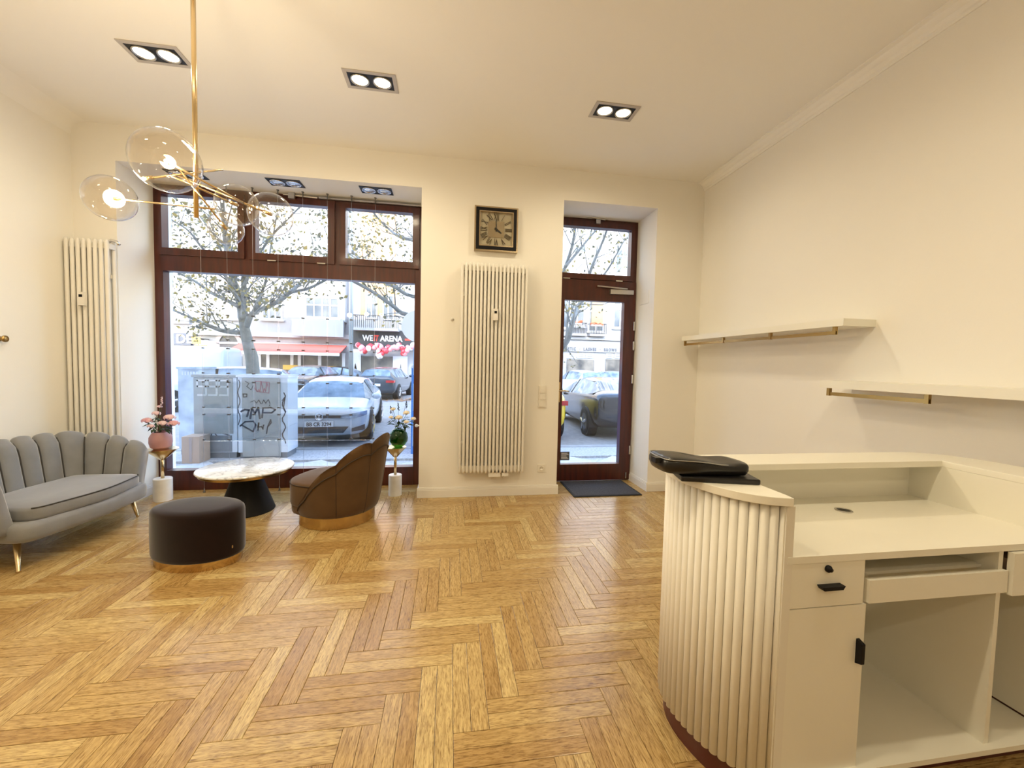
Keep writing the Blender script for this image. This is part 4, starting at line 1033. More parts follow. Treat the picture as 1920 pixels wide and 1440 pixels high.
# betting shop
r = frect(662, 620, 778, 652)
sg = thing('shop_sign', 'dark fascia sign of the betting shop with white and red letters', 'sign', ((r[0] + r[1]) / 2, FY - .2, r[2]))
finish('fascia', bx(xc, r[1] + 1.2, FY - .25, FY, r[2], r[3]), 'sign_dark', sg)
tz = fpx(720, 641)[1] + .02; tx = X(681)
def put(txt, x0, x1, m, shear=0):
    b = text_bm(txt, 1, 0, 0, 0, .03, bold=.03, shear=shear); xs = [v.co.x for v in b.verts]; zs = [v.co.z for v in b.verts]
    H_ = fpx(720, 630)[1] - fpx(720, 641)[1]
    for v in b.verts: v.co = Vector((x0 + (v.co.x - min(xs)) / (max(xs) - min(xs)) * (x1 - x0), FY - .27 + v.co.y * .5, tz + (v.co.z - min(zs)) / (max(zs) - min(zs)) * H_))
    finish('lettering', b, m, sg)
put('WE', X(681), X(701), 'letter_white'); put('TT', X(702), X(712), 'letter_red', .35); put('ARENA', X(714), X(756), 'letter_white')
q = frect(760, 636, 770, 639); finish('arrow_mark', bx(q[0], q[1], FY - .28, FY - .25, q[2], q[3]), 'letter_red', sg)
r = frect(672, 668, 738, 705); finish('shop_window', bx(r[0], r[1], FY - .05, FY, GZ + .2, r[3]), 'shop_glass', h3)
for p in ((661, 655, 677, 700), (737, 668, 764, 705)):
    r = frect(*p); finish('window_poster', bx(r[0], r[1], FY - .08, FY, r[2] - .3, r[3]), 'poster', h3)
for p in ((664, 680, 670, 695), (748, 682, 756, 698)):
    r = frect(*p); b = BM(); prism(b, [(r[0], r[2]), ((r[0] + r[1]) / 2, r[2] + .3), (r[1], r[2]), (r[1] - .1, r[3] - .3), ((r[0] + r[1]) / 2, r[3]), (r[0] + .05, r[3] - .4)], FY - .10, FY - .08, 'y'); finish('poster_figure', b, 'letter_grey', h3)
r = frect(676, 527, 742, 592); finish('peach_field', bx(r[0], r[1], FY - .04, FY, r[2], r[3] + 9), 'facade_peach', h3)
for p in ((686, 551, 708, 598), (718, 554, 739, 600)):
    r = frect(*p); far_window(h3, *r, cols=2, Y=FY - .05, sill=False); upper(h3, *r)
r = frect(668, 594, 750, 617); railing(h3, r[0], r[1], r[2], r[3], FY, .9, 22)
def balloon(me_cache={}):
    for m_ in ('balloon_red', 'balloon_white', 'balloon_pink'):
        b = BM(); ball(b, (0, 0, 0), .15, 10, 8, (1, 1, 1.12)); me_ = bpy.data.meshes.new('balloon'); [setattr(f, 'smooth', True) for f in b.faces]; b.to_mesh(me_); b.free(); me_.materials.append(MAT[m_]); me_cache[m_] = me_
    return me_cache
bc = balloon(); rb_ = random.Random(3); bl = {'balloon_red': 'red', 'balloon_white': 'white', 'balloon_pink': 'pink'}
gpts = [(672, 647), (680, 655), (677, 661), (690, 652), (700, 650), (708, 648), (714, 651), (709, 662), (712, 668), (720, 657), (728, 653), (738, 652), (748, 649), (756, 652), (755, 662), (764, 654), (772, 650), (778, 648)]
gp = []
for a, c in zip(gpts, gpts[1:]):
    for k in range(4): gp.append((a[0] + (c[0] - a[0]) * k / 4, a[1] + (c[1] - a[1]) * k / 4))
for i, (x, y) in enumerate(gp):
    p = ony(x + rb_.uniform(-2, 2), y + rb_.uniform(-2.5, 2.5), FY - .55 - rb_.uniform(0, .3)); m_ = ('balloon_red', 'balloon_pink', 'balloon_white', 'balloon_red')[int(i / 5 + rb_.random() * 2) % 4]
    o = bpy.data.objects.new('balloon', bc[m_]); COL.objects.link(o); o.location = p; s_ = rb_.uniform(.8, 1.2); o.scale = (s_, s_, s_)
    tag(o, f'{bl[m_]} balloon in the garland hung under the betting shop sign', 'balloon', f'{bl[m_]} garland balloons')
# sign at the left
r = frect(322, 625, 358, 647)
s2 = thing('shop_sign', 'navy shop sign ending in white letters DE at the left edge of the window', 'sign', ((r[0] + r[1]) / 2, FY - .2, r[2]))
finish('fascia', bx(r[0] - 3, r[1] + .1, FY - .2, FY, r[2], r[3]), 'sign_navy', s2)
b = text_bm('DE', .72, X(334), FY - .22, r[2] + .12, .02, bold=.012, sx=1.0); finish('lettering', b, 'letter_white', s2)
r = frect(360, 632, 376, 645, FY - 1.2); hs = thing('hanging_sign', 'small yellow hanging sign beside the navy DE sign', 'sign', ((r[0] + r[1]) / 2, FY - 1.2, r[2]))
finish('panel', bx(r[0], r[1], FY - 1.25, FY - 1.2, r[2], r[3]), 'banner_yellow', hs); finish('panel', bx(r[0] + .15, r[1] + .35, FY - 1.25, FY - 1.2, r[2] - .35, r[2] - .05), 'banner_yellow', hs)
finish('bracket', bx(r[0] + .2, r[0] + .26, FY - 1.2, FY, r[3] - .1, r[3] - .04), 'rail_dark', hs); finish('hanger', bx(r[1] - .12, r[1] - .08, FY - 1.24, FY - 1.21, r[2] - .1, r[2] + .02), 'rail_dark', hs)
# --- seen through the glass door
for p, cols in (((1068, 560, 1096, 612), 2), ((1103, 560, 1132, 622), 2)):
    r = frect(*p); far_window(h4, *r, cols=cols); upper(h4, *r, cols=cols)
r = frect(1109, 545, 1130, 610); cu_ = finish('orange_blind', bx(r[0], r[1], FY - .12, FY - .07, r[2], r[3]), 'facade_peach', h4)
r = frect(1066, 606, 1096, 626); railing(h4, r[0], r[1], r[2], r[3], FY, .5, 10)
r = frect(1102, 608, 1132, 627); railing(h4, r[0], r[1], r[2], r[3], FY, .5, 10)
for p, lb in (((1069, 602, 1090, 609), 'red flower box on the left balcony of the white house'), ((1108, 606, 1129, 612), 'red flower box on the right balcony of the white house')):
    r = frect(*p, Y=FY - .6); t = thing('flower_box', lb, 'flower box', ((r[0] + r[1]) / 2, FY - .62, r[2])); finish('box', bx(r[0], r[1], FY - .75, FY - .52, r[2], r[2] + .12), 'facade_pink', t)
    b = BM(); [ball(b, (random.uniform(r[0], r[1]), FY - .63 + random.uniform(-.08, .08), r[3] - random.uniform(0, .12)), .08, 7, 5) for _ in range(16)]; finish('blossoms', b, 'flowers_red', t, True)
for px_ in (1040, 1150, 1200):
    r = frect(px_, 560, px_ + 26, 615); far_window(h4, *r); upper(h4, *r)
for xs_ in (830, 880, 930, 980):
    r = frect(xs_, 558, xs_ + 26, 610); far_window(h4, *r); upper(h4, *r)
for p in ((1073, 470, 1098, 515), (1108, 473, 1134, 517)):
    r = frect(*p); cxm_ = (r[0] + r[1]) / 2; rr = (r[1] - r[0]) / 2
    finish('arch_panel', prism(BM(), [(r[0], r[2]), (r[1], r[2])] + [(cxm_ + rr * math.cos(t * PI / 12), r[3] - rr + rr * math.sin(t * PI / 12)) for t in range(13)], FY - .12, FY, 'y'), 'facade_grey', h4)
r = frect(1040, 634, 1250, 639); finish('cornice', bx(X(800), 34, FY - .25, FY, r[2], r[3]), 'facade_white', h4)
r = frect(1040, 640, 1250, 661); s3 = thing('shop_sign', 'pale fascia with thin grey letters of the beauty shop across the street', 'sign', (X(1110), FY - .1, r[2]))
finish('fascia', bx(X(1000), X(1230), FY - .12, FY, r[2], r[3]), 'facade_white', s3)
b = text_bm('COSMETIC  \u00b7  LASHES  \u00b7  BROWS  \u00b7  MASSAGE', .30, X(1045), FY - .13, fpx(1110, 658)[1], .01, bold=.012, space=1.4); xs = [v.co.x for v in b.verts]
k_ = (X(1200) - X(1045)) / (max(xs) - min(xs))
for v in b.verts: v.co.x = X(1045) + (v.co.x - min(xs)) * k_
finish('lettering', b, 'letter_grey', s3)
for x0, x1 in ((1062, 1079), (1082, 1096), (1098, 1112), (1136, 1149), (1152, 1166)):
    r = frect(x0, 663, x1, 671); far_window(h4, r[0], r[1], r[2], r[3], 1, .5, 'far_glass', sill=False)
for x0, x1 in ((1062, 1112), (1135, 1180), (1000, 1050)):
    r = frect(x0, 674, x1, 720); finish('shop_window', bx(r[0], r[1], FY - .06, FY, GZ + .4, r[3]), 'shop_glass', h4)
r = frect(1114, 676, 1133, 702); ps = finish('wall_poster', bx(r[0], r[1], FY - .05, FY, r[2], r[3]), 'poster', h4); b = BM(); ball(b, ((r[0] + r[1]) / 2 + .15, FY - .06, r[2] + .45), .2, 10, 8, (.8, .1, 1.2)); finish('poster_print', b, 'facade_pink', ps)

# ------------------------------------------------------------------ cars
def car(label, loc, rot, kind, paint, L=4.26, Wd=1.79, H=1.45, front=False, rear=False, plate=None):
    """x forward; ground at z=0"""
    t = thing('car', label, 'car', loc, rot); h = Wd / 2
    if kind == 'hatch': st = [(.0, .30, .72, .76, .80, .60), (.015, .20, .78, .83, .93, .70), (.06, .18, .84, .89, .99, .76), (.26, .18, .93, .98, 1, .78), (.40, .18, .96, 1.34, 1, .66), (.47, .18, .97, 1.43, 1, .64), (.60, .18, .98, 1.45, 1, .64), (.80, .18, 1.0, 1.41, 1, .62), (.90, .2, 1.0, 1.34, .99, .60), (.97, .25, .98, 1.06, .95, .70), (1.0, .36, .88, .92, .86, .66)]
    elif kind == 'sedan': st = [(.0, .34, .60, .62, .70, .5), (.015, .22, .66, .70, .86, .6), (.06, .18, .74, .78, .97, .72), (.24, .18, .88, .92, 1, .78), (.40, .18, .94, 1.30, 1, .64), (.50, .18, .96, 1.42, 1, .62), (.60, .18, .98, 1.44, 1, .62), (.76, .18, 1.0, 1.36, 1, .62), (.90, .2, 1.06, 1.14, .99, .70), (.975, .26, 1.03, 1.08, .94, .72), (1.0, .38, .92, .96, .86, .66)]
    else: st = [(.0, .34, .80, .84, .74, .55), (.015, .22, .95, .99, .90, .66), (.12, .18, 1.08, 1.14, .99, .80), (.16, .18, 1.10, 1.3, 1, .82), (.28, .18, 1.12, 1.85, 1, .84), (.34, .18, 1.12, 1.93, 1, .84), (.5, .18, 1.12, 1.96, 1, .84), (.75, .18, 1.12, 1.96, 1, .84), (.95, .2, 1.12, 1.95, 1, .84), (.99, .22, 1.10, 1.92, .98, .82), (1.0, .3, 1.08, 1.90, .96, .80)]
    kz = H / max(s_[3] for s_ in st); secs = []
    for f_, zb_, zl, zt_, wb, wt_ in st:
        zb_, zl, zt_ = zb_, zl * kz, zt_ * kz; wb *= h; wt_ = min(wt_ * h, wb); zm = (zb_ + zl) / 2
        secs.append((L / 2 - f_ * L, [(0, zb_), (wb * .82, zb_), (wb * .97, zb_ + .10), (wb, zm), (wb * .985, zl - .05), (wb * .93, zl), (wt_ * 1.04, zl + (zt_ - zl) * .86), (wt_ * .86, zt_ - (zt_ - zl) * .02), (0, zt_ + .018)]))
    groups = {'body': [], 'windshield': [], 'side_window_l': [], 'side_window_r': [], 'rear_window': []}
    n_ = len(secs); np_ = 9
    V = {}
    def vid(i, j, sgn): return (i, j, sgn if j not in (0, np_ - 1) else 1)
    cabin = range(3, n_ - 3) if kind != 'van' else range(3, 5)
    for i in range(n_ - 1):
        for j in range(np_ - 1):
            for sgn in (1, -1):
                g = 'body'
                if j == 5 and i in cabin and not (i in (5,) and kind == 'x'): g = 'side_window_r' if sgn < 0 else 'side_window_l'
                if j in (6, 7) and i in ((3,) if kind != 'van' else (3,)): g = 'windshield'
                if kind != 'van' and j in (6, 7) and i in ((8,) if kind == 'hatch' else (7,)): g = 'rear_window'
                groups[g].append([vid(i, j, sgn), vid(i + 1, j, sgn), vid(i + 1, j + 1, sgn), vid(i, j + 1, sgn)])
    for e in (0, n_ - 1):
        groups['body'].append([vid(e, j, 1) for j in range(np_)] + [vid(e, j, -1) for j in range(np_ - 2, 0, -1)])
    def co(k): x, pts = secs[k[0]]; y, z = pts[k[1]]; return (x, y * k[2], z)
    for g, fs in groups.items():
        if not fs: continue
        b = BM(); vm = {}
        for f_ in fs:
            vs = []
            for k in f_:
                if k not in vm: vm[k] = b.verts.new(co(k))
                if vm[k] not in vs: vs.append(vm[k])
            if len(vs) >= 3:
                try: b.faces.new(vs)
                except ValueError: pass
        bmesh.ops.recalc_face_normals(b, faces=b.faces)
        if g == 'body':
            o = finish('body', b, paint, t, True, True)
            mod = o.modifiers.new('sub', 'SUBSURF'); mod.levels = 1; mod.render_levels = 1
        else: finish(g.replace('_l', '').replace('_r', '') if g.startswith('side') else g, b, 'car_glass', t, True, True)
    if kind != 'van':
        for sgn in (1, -1):          # one pillar each side
            b = BM(); p5, p6 = secs[5][1][5], secs[5][1][6]; x = secs[5][0]
            b.faces.new([b.verts.new((x + a, sgn * (p[0] + .006), p[1])) for a, p in ((-.04, p5), (.04, p5), (.04, p6), (-.04, p6))])
            finish('pillar', b, 'black_plastic', t, False, True)
    R_ = .32
    for ax in (L / 2 - .86, -L / 2 + .80):
        for sgn in (1, -1):
            yw = sgn * (h - .10)
            ar = finish('wheel_arch', cyl(BM(), (ax, sgn * (h - .22), R_ + .01), (ax, sgn * (h + .006), R_ + .01), R_ + .055, seg=24), 'black', t, False, True)
            wh = finish('tyre', cyl(BM(), (ax, sgn * (h - .2), R_), (ax, sgn * (h + .016), R_), R_, seg=28), 'tyre', t, False, True)
            b = BM(); cyl(b, (ax, sgn * (h + .010), R_), (ax, sgn * (h + .020), R_), R_ * .70, seg=24)
            ri = finish('rim', b, 'grille', wh, False, True)
            b = BM()
            for k in range(5):
                a = k * 2 * PI / 5 + .3; d = Vector((math.cos(a), 0, math.sin(a))); cyl(b, Vector((ax, sgn * (h + .022), R_)), Vector((ax, sgn * (h + .022), R_)) + d * R_ * .68, .05, .035, 6)
            finish('spokes', b, 'rim', wh, False, True)
    for sgn in (1, -1):
        b = BM(); ball(b, (secs[3][0] - .18, sgn * (h + .06), secs[3][1][5][1] + .07), .1, 12, 8, (.7, 1.1, .75)); finish('wing_mirror', b, paint, t, True, True)
    xf = L / 2; xr = -L / 2
    if front:
        for sgn in (1, -1):
            def strip(ya, yb, zlo, zhi, off, nm, m_, n=9):
                b = BM(); G = []
                for k in range(n + 1):
                    u = k / n; y = ya + (yb - ya) * u; x = xf + off - .205 * max(0, (y - .36) / (h - .36)) ** 2.4
                    G.append([b.verts.new((x - dx_, sgn * y, z)) for dx_ in (0, .10) for z in (zlo(u), zhi(u))])
                for A_, B_ in zip(G, G[1:]):
                    for i_, j_ in ((0, 1), (1, 3), (3, 2), (2, 0)): b.faces.new((A_[i_], A_[j_], B_[j_], B_[i_]))
                b.faces.new([G[0][i_] for i_ in (0, 1, 3, 2)]); b.faces.new([G[-1][i_] for i_ in (0, 2, 3, 1)])
                bmesh.ops.recalc_face_normals(b, faces=b.faces); return finish(nm, b, m_, t, False, True)
            strip(.40, h * .975, lambda u: .568 + .055 * u ** 3, lambda u: .622 + .085 * u, .060, 'headlight', 'headlight')
            strip(.60, h * .93, lambda u: .30 + .02 * u, lambda u: .36 + .07 * u, .062, 'fog_grille', 'grille')
        finish('grille', bx(xf - .03, xf + .022, -.44, .44, .572, .622), 'grille', t, local=True)
        b = BM(); prism(b, [(-.54, .395), (.54, .395), (.44, .275), (-.44, .275)], xf - .05, xf + .012, 'x'); finish('lower_intake', b, 'grille', t, False, True)
        em = finish('emblem_ring', lathe(BM(), [(.070, -.006), (.075, 0), (.070, .008), (.062, .008), (.060, -.002)], (0, 0, 0), 28), 'chrome', t, True, True); em.rotation_euler = (0, PI / 2, 0); em.location = (xf + .022, 0, .598)
        finish('emblem_back', cyl(BM(), (xf + .010, 0, .598), (xf + .018, 0, .598), .064, seg=24), 'cab_dark', t, local=True)
        b = BM(); zc_ = .598
        for pts in ([(-.030, .052), (-.001, .006)], [(.030, .052), (.001, .006)], [(-.052, .022), (-.026, -.046)], [(.052, .022), (.026, -.046)], [(-.026, -.046), (0, -.002)], [(.026, -.046), (0, -.002)]):
            (ya, za), (yb2, zb2) = pts; cyl(b, (xf + .020, ya, zc_ + za), (xf + .020, yb2, zc_ + zb2), .0065, seg=6)
        finish('emblem_letters', b, 'chrome', t, False, True)
    def lp_(x, s_, z, txt):
        p_ = finish('licence_plate', bx(min(x, x + s_ * .015), max(x, x + s_ * .015), -.26, .26, z, z + .11), 'plate', t, local=True)
        if txt:
            b = text_bm(txt, .105, 0, 0, 0, .002, 'CENTER', sx=.86, bold=.002)
            for v in b.verts:
                X_, Y_, Z_ = v.co; v.co = Vector((x + s_ * (.017 - Y_), s_ * X_, z + .018 + Z_))
            bmesh.ops.recalc_face_normals(b, faces=b.faces); finish('plate_number', b, 'plate_text', p_, False, True)
    if front: lp_(xf + .014, 1, .40, plate)
    if rear:
        lp_(xr - .012, -1, .62, None)
        for sgn in (1, -1): finish('taillight', bx(xr - .006, xr + .22, min(sgn * .50, sgn * h * .95), max(sgn * .50, sgn * h * .95), .78 * kz, .88 * kz), 'taillight', t, local=True)
    return t
H90 = PI / 2
# nearest row, parked nose-in / nose-out on the near side
wc = ony(598, 781, 8.3)
car('white hatchback facing the shop window beside the grey cabinets', (wc[0] - .18, 8.3 + 2.12, GZ), -H90 + math.radians(5), 'hatch', 'car_white', H=1.31, front=True, plate='BB CR 3294')
car('dark graphite sedan parked with its tail to the glass door', (4.33, 8.75 + 2.35, GZ), H90 + math.radians(-2), 'sedan', 'car_graphite', 4.69, 1.85, 1.42)
car('yellow hatchback, only a sliver seen at the left edge of the door glass', (1.80, 8.7 + 2.1, GZ), H90, 'hatch', 'car_yellow', 4.2, 1.78, 1.5, rear=True)
# far row
def fcar(label, px0, px1, D, rot, kind, paint, **k): p = ony((px0 + px1) / 2, 720, D); return car(label, (p[0], D, GZ), rot, kind, paint, **k)
fcar('black car parked across the street in front of the bistro window', 545, 613, 21.5, -H90 - .1, 'hatch', 'car_dark', front=True)
fcar('low silver-black car parked beside the black car across the street', 616, 680, 24.7, -.05, 'sedan', 'car_dark', H=1.38)
fcar('dark blue estate car with its tail towards us below the betting shop', 697, 757, 20.5, H90 - .12, 'hatch', 'car_blue', rear=True)
fcar('white saloon showing above the left grey cabinet', 385, 466, 15.0, .25 + PI, 'hatch', 'car_white', H=1.44)
fcar('tall white delivery van at the left edge of the window', 218, 414, 19.5, PI, 'van', 'car_white', L=5.2, Wd=2.0, H=2.2)
fcar('small white car with black rear window seen through the door glass', 1062, 1107, 20.5, H90 + .25, 'hatch', 'car_white', L=2.9, Wd=1.66, H=1.5, rear=True)
fcar('silver car across the street at the right edge of the door glass', 1132, 1180, 24.4, .05, 'sedan', 'car_silver')

# ------------------------------------------------------------------ cabinets on the pavement
def cabinet(label, px0, px1, pyt, pyb, Y, depth, m, side='cab_edge', split=None):
    x0 = ony(px0, pyb, Y)[0]; x1 = ony(px1, pyb, Y)[0]; z1 = ony((px0 + px1) / 2, pyt, Y)[2]
    t = thing('utility_cabinet', label, 'cabinet', ((x0 + x1) / 2, Y + depth / 2, GZ), group='utility cabinets on the pavement')
    finish('body', bx(x0, x1, Y, Y + depth, GZ + .10, z1 - .04), side, t, bev=.008); finish('plinth', bx(x0 + .02, x1 - .02, Y + .02, Y + depth - .02, GZ, GZ + .10), 'cab_dark', t)
    finish('lid', bx(x0 - .02, x1 + .02, Y - .02, Y + depth, z1 - .04, z1), m, t, bev=.006)
    return t, x0, x1, z1
YK = 7.45
t, x0, x1, z1 = cabinet('grey double-door cabinet sprayed with white block tags, left of the pair', 364, 445, 703, 838, YK, .42, 'cab_grey')
zm = GZ + .42
finish('door', bx(x0 + .01, x1 - .06, YK - .012, YK, zm, z1 - .05), 'cab_grey', t); finish('lower_door', bx(x0 + .04, x1 - .08, YK - .008, YK, GZ + .11, zm - .03), 'cab_dark', t)
kx = lambda px_: ony(px_, 760, YK)[0]; kzz = lambda py_: ony(440, py_, YK)[2]
b = BM()
for px_ in (378, 398, 419):
    x, zt, zb2, w_ = kx(px_), kzz(714), kzz(741), .078
    stroke(b, [(x + w_, zb2 + .02), (x + w_, zt), (x - w_ * .7, zt), (x - w_ * .7, (zt + zb2) / 2 + .02), (x + w_, (zt + zb2) / 2 + .02)], YK - .012, .030); stroke(b, [(x - w_ * .6, zb2), (x + w_, zb2)], YK - .0125, .030)
finish('white_tag', b, 'graffiti_white', t)
b = BM(); stroke(b, [(kx(385), kzz(812)), (kx(395), kzz(802)), (kx(408), kzz(810)), (kx(430), kzz(816))], YK, .018); stroke(b, [(kx(395), kzz(820)), (kx(397), kzz(808)), (kx(412), kzz(822))], YK, .014); finish('black_tag', b, 'graffiti_black', t)
t, x0, x1, z1 = cabinet('grey cabinet sprayed with black and red tags, right of the pair beside the white car', 447, 540, 703, 839, YK - .04, .46, 'cab_edge')
dx1 = kx(528); finish('door', bx(x0 + .07, dx1, YK - .055, YK - .04, GZ + .36, z1 - .06), 'cab_grey', t); finish('lower_panel', bx(x0 + .07, dx1, YK - .050, YK - .04, GZ + .03, GZ + .35), 'cab_grey', t)
yd = YK - .055; S2 = lambda *p: [(kx(a), kzz(b_)) for a, b_ in p]
b = BM()
for p, w_ in ((S2((455, 771), (462, 767), (470, 768), (466, 780)), .03), (S2((472, 784), (475, 765), (481, 774), (487, 763), (490, 784)), .03), (S2((494, 782), (496, 764), (510, 763), (519, 767), (512, 773), (497, 773)), .026),
              (S2((453, 798), (462, 790), (478, 789), (482, 796), (477, 808), (466, 802), (456, 796)), .024), (S2((486, 806), (488, 792), (486, 800), (493, 799), (496, 804)), .02), (S2((495, 803), (497, 796)), .02), (S2((502, 812), (504, 800), (510, 786), (511, 792), (504, 800)), .018),
              (S2((473, 753), (480, 750), (484, 755), (488, 749), (492, 756)), .012), (S2((494, 756), (497, 749), (501, 755), (506, 748), (509, 756)), .012), (S2((508, 760), (508.5, 758)), .016), (S2((459, 738), (466, 738), (466, 743), (460, 744), (459, 738)), .016), (S2((463, 714), (470, 718), (466, 724), (474, 730), (478, 722)), .010)):
    stroke(b, p, yd, w_)
finish('black_tag', b, 'graffiti_black', t)
b = BM(); rg = random.Random(5); pts = [(480 + i * 2.1, 713 + rg.uniform(0, 22)) for i in range(13)]; stroke(b, S2(*pts), yd - .001, .012); stroke(b, S2((482, 714), (508, 716), (507, 736), (484, 733), (482, 714)), yd - .001, .010); finish('red_tag', b, 'graffiti_red', t)
b = BM(); pts = [(534 + 3.2 * math.sin(i * 1.3), 735 + i * 6.0) for i in range(17)]; stroke(b, S2(*pts), YK - .0405, .016); stroke(b, S2((531, 750), (537, 742), (533, 765), (537, 772)), YK - .0405, .014); finish('edge_tag', b, 'graffiti_black', t)
b = BM(); pts = [(450.5 + 2 * math.sin(i * 1.2), 712 + i * 6) for i in range(15)]; stroke(b, S2(*pts), YK - .0405, .012); finish('edge_tag', b, 'graffiti_black', t)
t, x0, x1, z1 = cabinet('tall pale blue box at the far left of the pavement', 336, 369, 688, 838, 7.75, .6, 'cab_blue', 'cab_blue')
for k in range(6): finish('vent_slot', bx(x0 + .06 + k * .045, x0 + .085 + k * .045, 7.745, 7.75, z1 - .14, z1 - .08), 'cab_edge', t)
r = (ony(352, 838, 7.25), ony(384, 838, 7.25)); cb_ = thing('cardboard_box', 'small brown cardboard box on the pavement in front of the left cabinet', 'box', ((r[0][0] + r[1][0]) / 2, 7.25, GZ))
finish('carton', bx(r[0][0], r[1][0], 7.1, 7.4, GZ, ony(368, 816, 7.25)[2]), 'cardboard', cb_, bev=.006); finish('tape', bx((r[0][0] + r[1][0]) / 2 - .02, (r[0][0] + r[1][0]) / 2 + .02, 7.097, 7.1, GZ + .02, ony(368, 818, 7.25)[2]), 'facade_pink', cb_)

# ------------------------------------------------------------------ street furniture
q0, q1 = ony(771, 760, 7.6), ony(800, 760, 7.6)
wcx = thing('portable_toilet', 'blue plastic portable toilet at the right edge of the shop window', 'portable toilet', (q0[0] + .55, 8.1, GZ))
zt_ = ony(776, 678, 7.6)[2]
finish('cabin', bx(q0[0], q0[0] + 1.1, 7.6, 8.7, GZ, zt_ - .12), 'toilet_blue', wcx, bev=.02)
b = BM(); prism(b, [(q0[0] - .02, zt_ - .12), (q0[0] + 1.12, zt_ - .12), (q0[0] + .95, zt_ + .05), (q0[0] + .12, zt_ + .05)], 7.58, 8.72, 'y'); finish('roof', b, 'cab_edge', wcx)
for k in range(3): finish('rib', bx(q0[0] + .03, q0[0] + .09, 7.575, 7.6, GZ + .15 + k * .66, GZ + .65 + k * .66), 'sign_blue', wcx, bev=.008)
p = ony(658, 705, 18.0); lpst = thing('lamp_post', 'slim grey street lamp post in front of the far house', 'lamp post', (p[0], 18.0, GZ))
finish('base', lathe(BM(), [(.16, 0), (.15, .5), (.11, .6), (.10, .65)], (p[0], 18.0, GZ), 14), 'pole_grey', lpst, True); finish('post', cyl(BM(), (p[0], 18.0, GZ + .6), (p[0], 18.0, 8.5), .095, .07, 12), 'pole_grey', lpst, True)
b = BM(); tube(b, [(p[0], 18, 8.4), (p[0], 17.4, 8.8), (p[0], 16.4, 8.9)], .05); finish('lamp_arm', b, 'pole_grey', lpst, True)
p = ony(778, 612, 7.3); rs = thing('traffic_sign', 'round pale blue traffic sign at the right edge of the shop window', 'traffic sign', (p[0] + .05, 7.3, GZ))
b = BM(); cyl(b, (p[0] + .05, 7.26, p[2]), (p[0] + .05, 7.30, p[2]), .27, seg=32); finish('disc', b, 'sign_blue', rs); finish('disc_rim', lathe(BM(), [(.26, -.01), (.275, -.01), (.275, .01), (.26, .01)], (0, 0, 0), 32), 'letter_white', rs, False, True)
dr_ = rs.children[-1]; dr_.rotation_euler = (PI / 2, 0, 0); dr_.location = (0, -.045, p[2] - GZ); finish('post', cyl(BM(), (p[0] + .05, 7.33, GZ), (p[0] + .05, 7.33, p[2] + .3), .03, seg=10), 'pole_grey', rs)

# ------------------------------------------------------------------ trees
def branch(b, pts, r0, r1, leaves, rnd, D=None, twigs=True, lf=8):
    P = catmull(pts, 4); n_ = len(P); tube(b, P, [r0 + (r1 - r0) * i / (n_ - 1) for i in range(n_)], 7)
    if not twigs: return
    for i in range(3, n_, 2):
        d = (P[i] - P[i - 1]).normalized()
        for _ in range(2):
            v = (d * .7 + Vector((rnd.uniform(-1, 1), rnd.uniform(-.9, .9), rnd.uniform(-.35, 1)))).normalized(); L_ = rnd.uniform(.4, 1.0)
            rr_ = max(.006, (r0 + (r1 - r0) * i / (n_ - 1)) * .35); q = P[i] + v * L_ * .5 + Vector((0, 0, rnd.uniform(-.05, .1))); e = P[i] + v * L_ + Vector((0, 0, rnd.uniform(-.2, .15)))
            tube(b, [P[i], q, e], [rr_, rr_ * .7, .004], 5)
            for _k in range(lf): leaves.append(q.lerp(e, rnd.random()) + Vector((rnd.uniform(-.16, .16), rnd.uniform(-.16, .16), rnd.uniform(-.22, .10))))
def leafmesh(pts, rnd, s0=.022, s1=.052):
    b = BM()
    for p in pts:
        u_ = Vector((rnd.uniform(-1, 1), rnd.uniform(-1, 1), rnd.uniform(-1, 1))).normalized(); v_ = u_.cross(Vector((rnd.uniform(-1, 1), rnd.uniform(-1, 1), rnd.uniform(-1, 1)))).normalized(); s_ = rnd.uniform(s0, s1)
        b.faces.new([b.verts.new(p + a) for a in (u_ * s_, v_ * s_ * .6, -u_ * s_, -v_ * s_ * .6)])
    return b
def tree(label, D, base, trunk, limbs, seed, extra=(), lf=15, r=.095):
    rnd = random.Random(seed); w = lambda q, dd=0: Vector(ony(q[0], q[1], D + dd))
    tb = w(base); t = thing('street_tree', label, 'tree', (tb.x, D, GZ)); b = BM(); lv = []
    pts = [Vector((tb.x, D, GZ - .02))] + [w(q) for q in trunk]; P = catmull(pts, 4); tube(b, P, [r * 1.25 - r * .5 * i / (len(P) - 1) for i in range(len(P))], 12)
    finish('trunk', b, 'bark', t, True)
    for lb_ in limbs:
        b = BM(); rr_ = lb_[0]; dd = 0; pts = []
        for k, q in enumerate(lb_[1:]): dd = k * lb_[0] * rnd.uniform(-6, 6); pts.append(w(q, dd))
        branch(b, pts, rr_, rr_ * .3, lv, rnd, lf=lf); finish('limb', b, 'bark', t, True)
    for q in extra: lv.append(w(q, rnd.uniform(-1.2, 1.2)))
    h = len(lv) // 2; rnd.shuffle(lv)
    for part, m_ in ((lv[:h], 'leaf_grey'), (lv[h:], 'leaf_yellow')):
        o = finish('foliage', leafmesh(part, rnd), m_, t); o['kind'] = 'stuff'
    return t
rl_ = random.Random(11)
def cloud(x0, x1, y0, y1, n_): return [(rl_.uniform(x0, x1), rl_.uniform(y0, y1)) for _ in range(n_)]
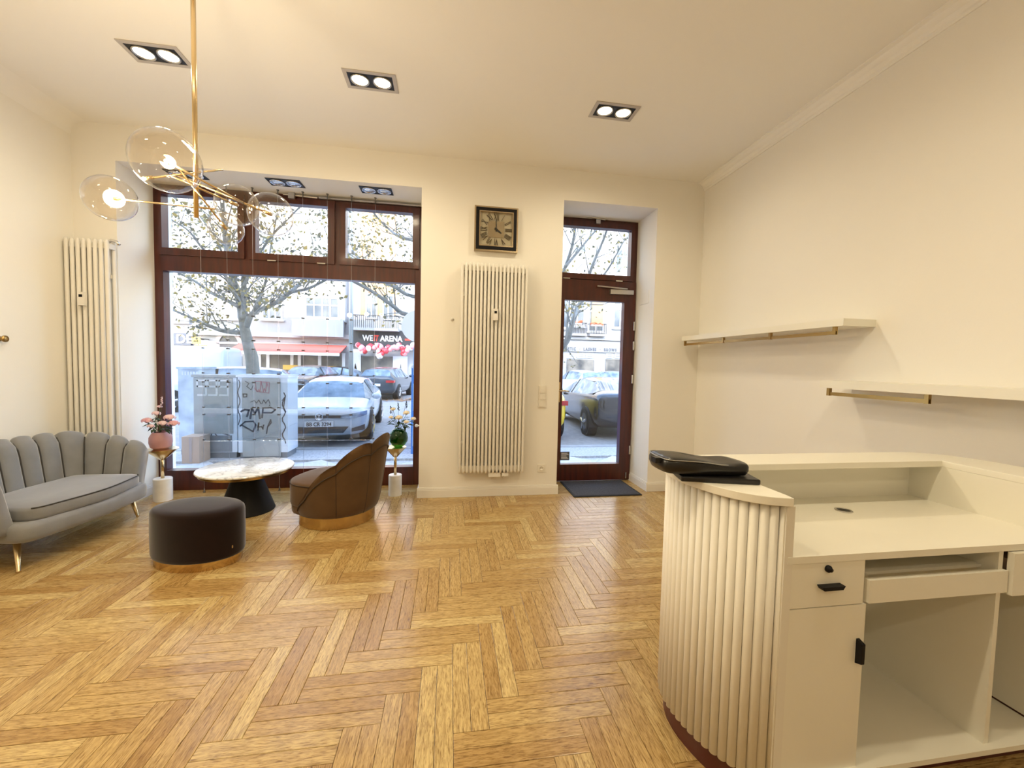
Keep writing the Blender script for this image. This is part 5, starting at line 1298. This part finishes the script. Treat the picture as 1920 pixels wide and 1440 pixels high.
tree('grey-barked street tree with forked trunk rising behind the graffiti cabinets', 8.06, (478, 800), [(474, 690), (466, 650), (460, 622), (457, 604)],
     [(.075, (457, 604), (448, 560), (436, 520), (427, 480), (420, 420), (412, 330), (400, 230)), (.06, (458, 600), (458, 560), (457, 520), (456, 470), (458, 400), (462, 300)), (.055, (462, 612), (470, 592), (485, 582), (510, 572), (545, 548), (570, 523), (610, 485), (650, 430)),
      (.035, (474, 588), (482, 568), (492, 545), (500, 520), (505, 480), (520, 400)), (.045, (452, 624), (420, 621), (395, 612), (372, 602), (333, 585), (280, 560)), (.04, (448, 575), (425, 563), (395, 548), (365, 527), (333, 510), (280, 470)),
      (.03, (440, 535), (420, 515), (400, 490), (375, 460), (350, 430), (300, 400)), (.025, (436, 520), (425, 500), (415, 470), (395, 420), (370, 380)), (.03, (456, 540), (470, 510), (490, 470), (520, 430), (560, 390), (600, 340)), (.03, (545, 548), (580, 540), (620, 520), (660, 500), (700, 470))],
     1, cloud(300, 640, 360, 500, 420) + cloud(330, 420, 500, 600, 50) + cloud(520, 650, 500, 560, 70) + cloud(300, 640, 200, 360, 300))
tree('street tree whose branches reach into the right of the window and the door transom', 8.1, (985, 800), [(990, 690), (1000, 640), (1005, 600)],
     [(.07, (1003, 640), (1040, 660), (1062, 640), (1075, 600), (1090, 560), (1110, 500), (1135, 440), (1150, 380)), (.06, (1005, 600), (940, 600), (860, 600), (766, 591), (735, 572), (700, 548), (658, 525), (620, 505)), (.05, (1005, 600), (930, 580), (860, 570), (775, 556), (740, 538), (715, 528), (690, 505), (660, 470)),
      (.05, (1005, 590), (930, 520), (850, 480), (790, 455), (752, 445), (730, 430), (705, 405), (680, 370)), (.04, (930, 520), (850, 450), (785, 410), (765, 395), (740, 360)), (.05, (1005, 600), (1030, 560), (1060, 500), (1075, 450), (1080, 400), (1085, 340)), (.035, (1060, 500), (1085, 470), (1110, 440), (1130, 420)),
      (.03, (1085, 575), (1110, 540), (1140, 505), (1165, 460), (1180, 440)), (.03, (1062, 640), (1064, 600), (1068, 560), (1066, 520))],
     2, cloud(645, 790, 370, 510, 330) + cloud(640, 790, 200, 380, 200) + cloud(690, 760, 525, 560, 40), lf=9)
# leaf litter by the far kerb
b = BM(); rnd = random.Random(4)
for _ in range(900):
    x = rnd.uniform(-9, 1); y = 17.8 + abs(rnd.gauss(0, 1.4)); s_ = rnd.uniform(.04, .09); a = rnd.uniform(0, PI); z = GZ - .004 + rnd.uniform(0, .03)
    b.faces.new([b.verts.new((x + s_ * math.cos(a + k * PI / 2), y + s_ * math.sin(a + k * PI / 2), z + rnd.uniform(0, .02))) for k in range(4)])
lt = finish('leaf_litter', b, 'leaf_litter'); tag(lt, 'brown fallen leaves scattered along the far side of the road', 'leaves', None, 'stuff')
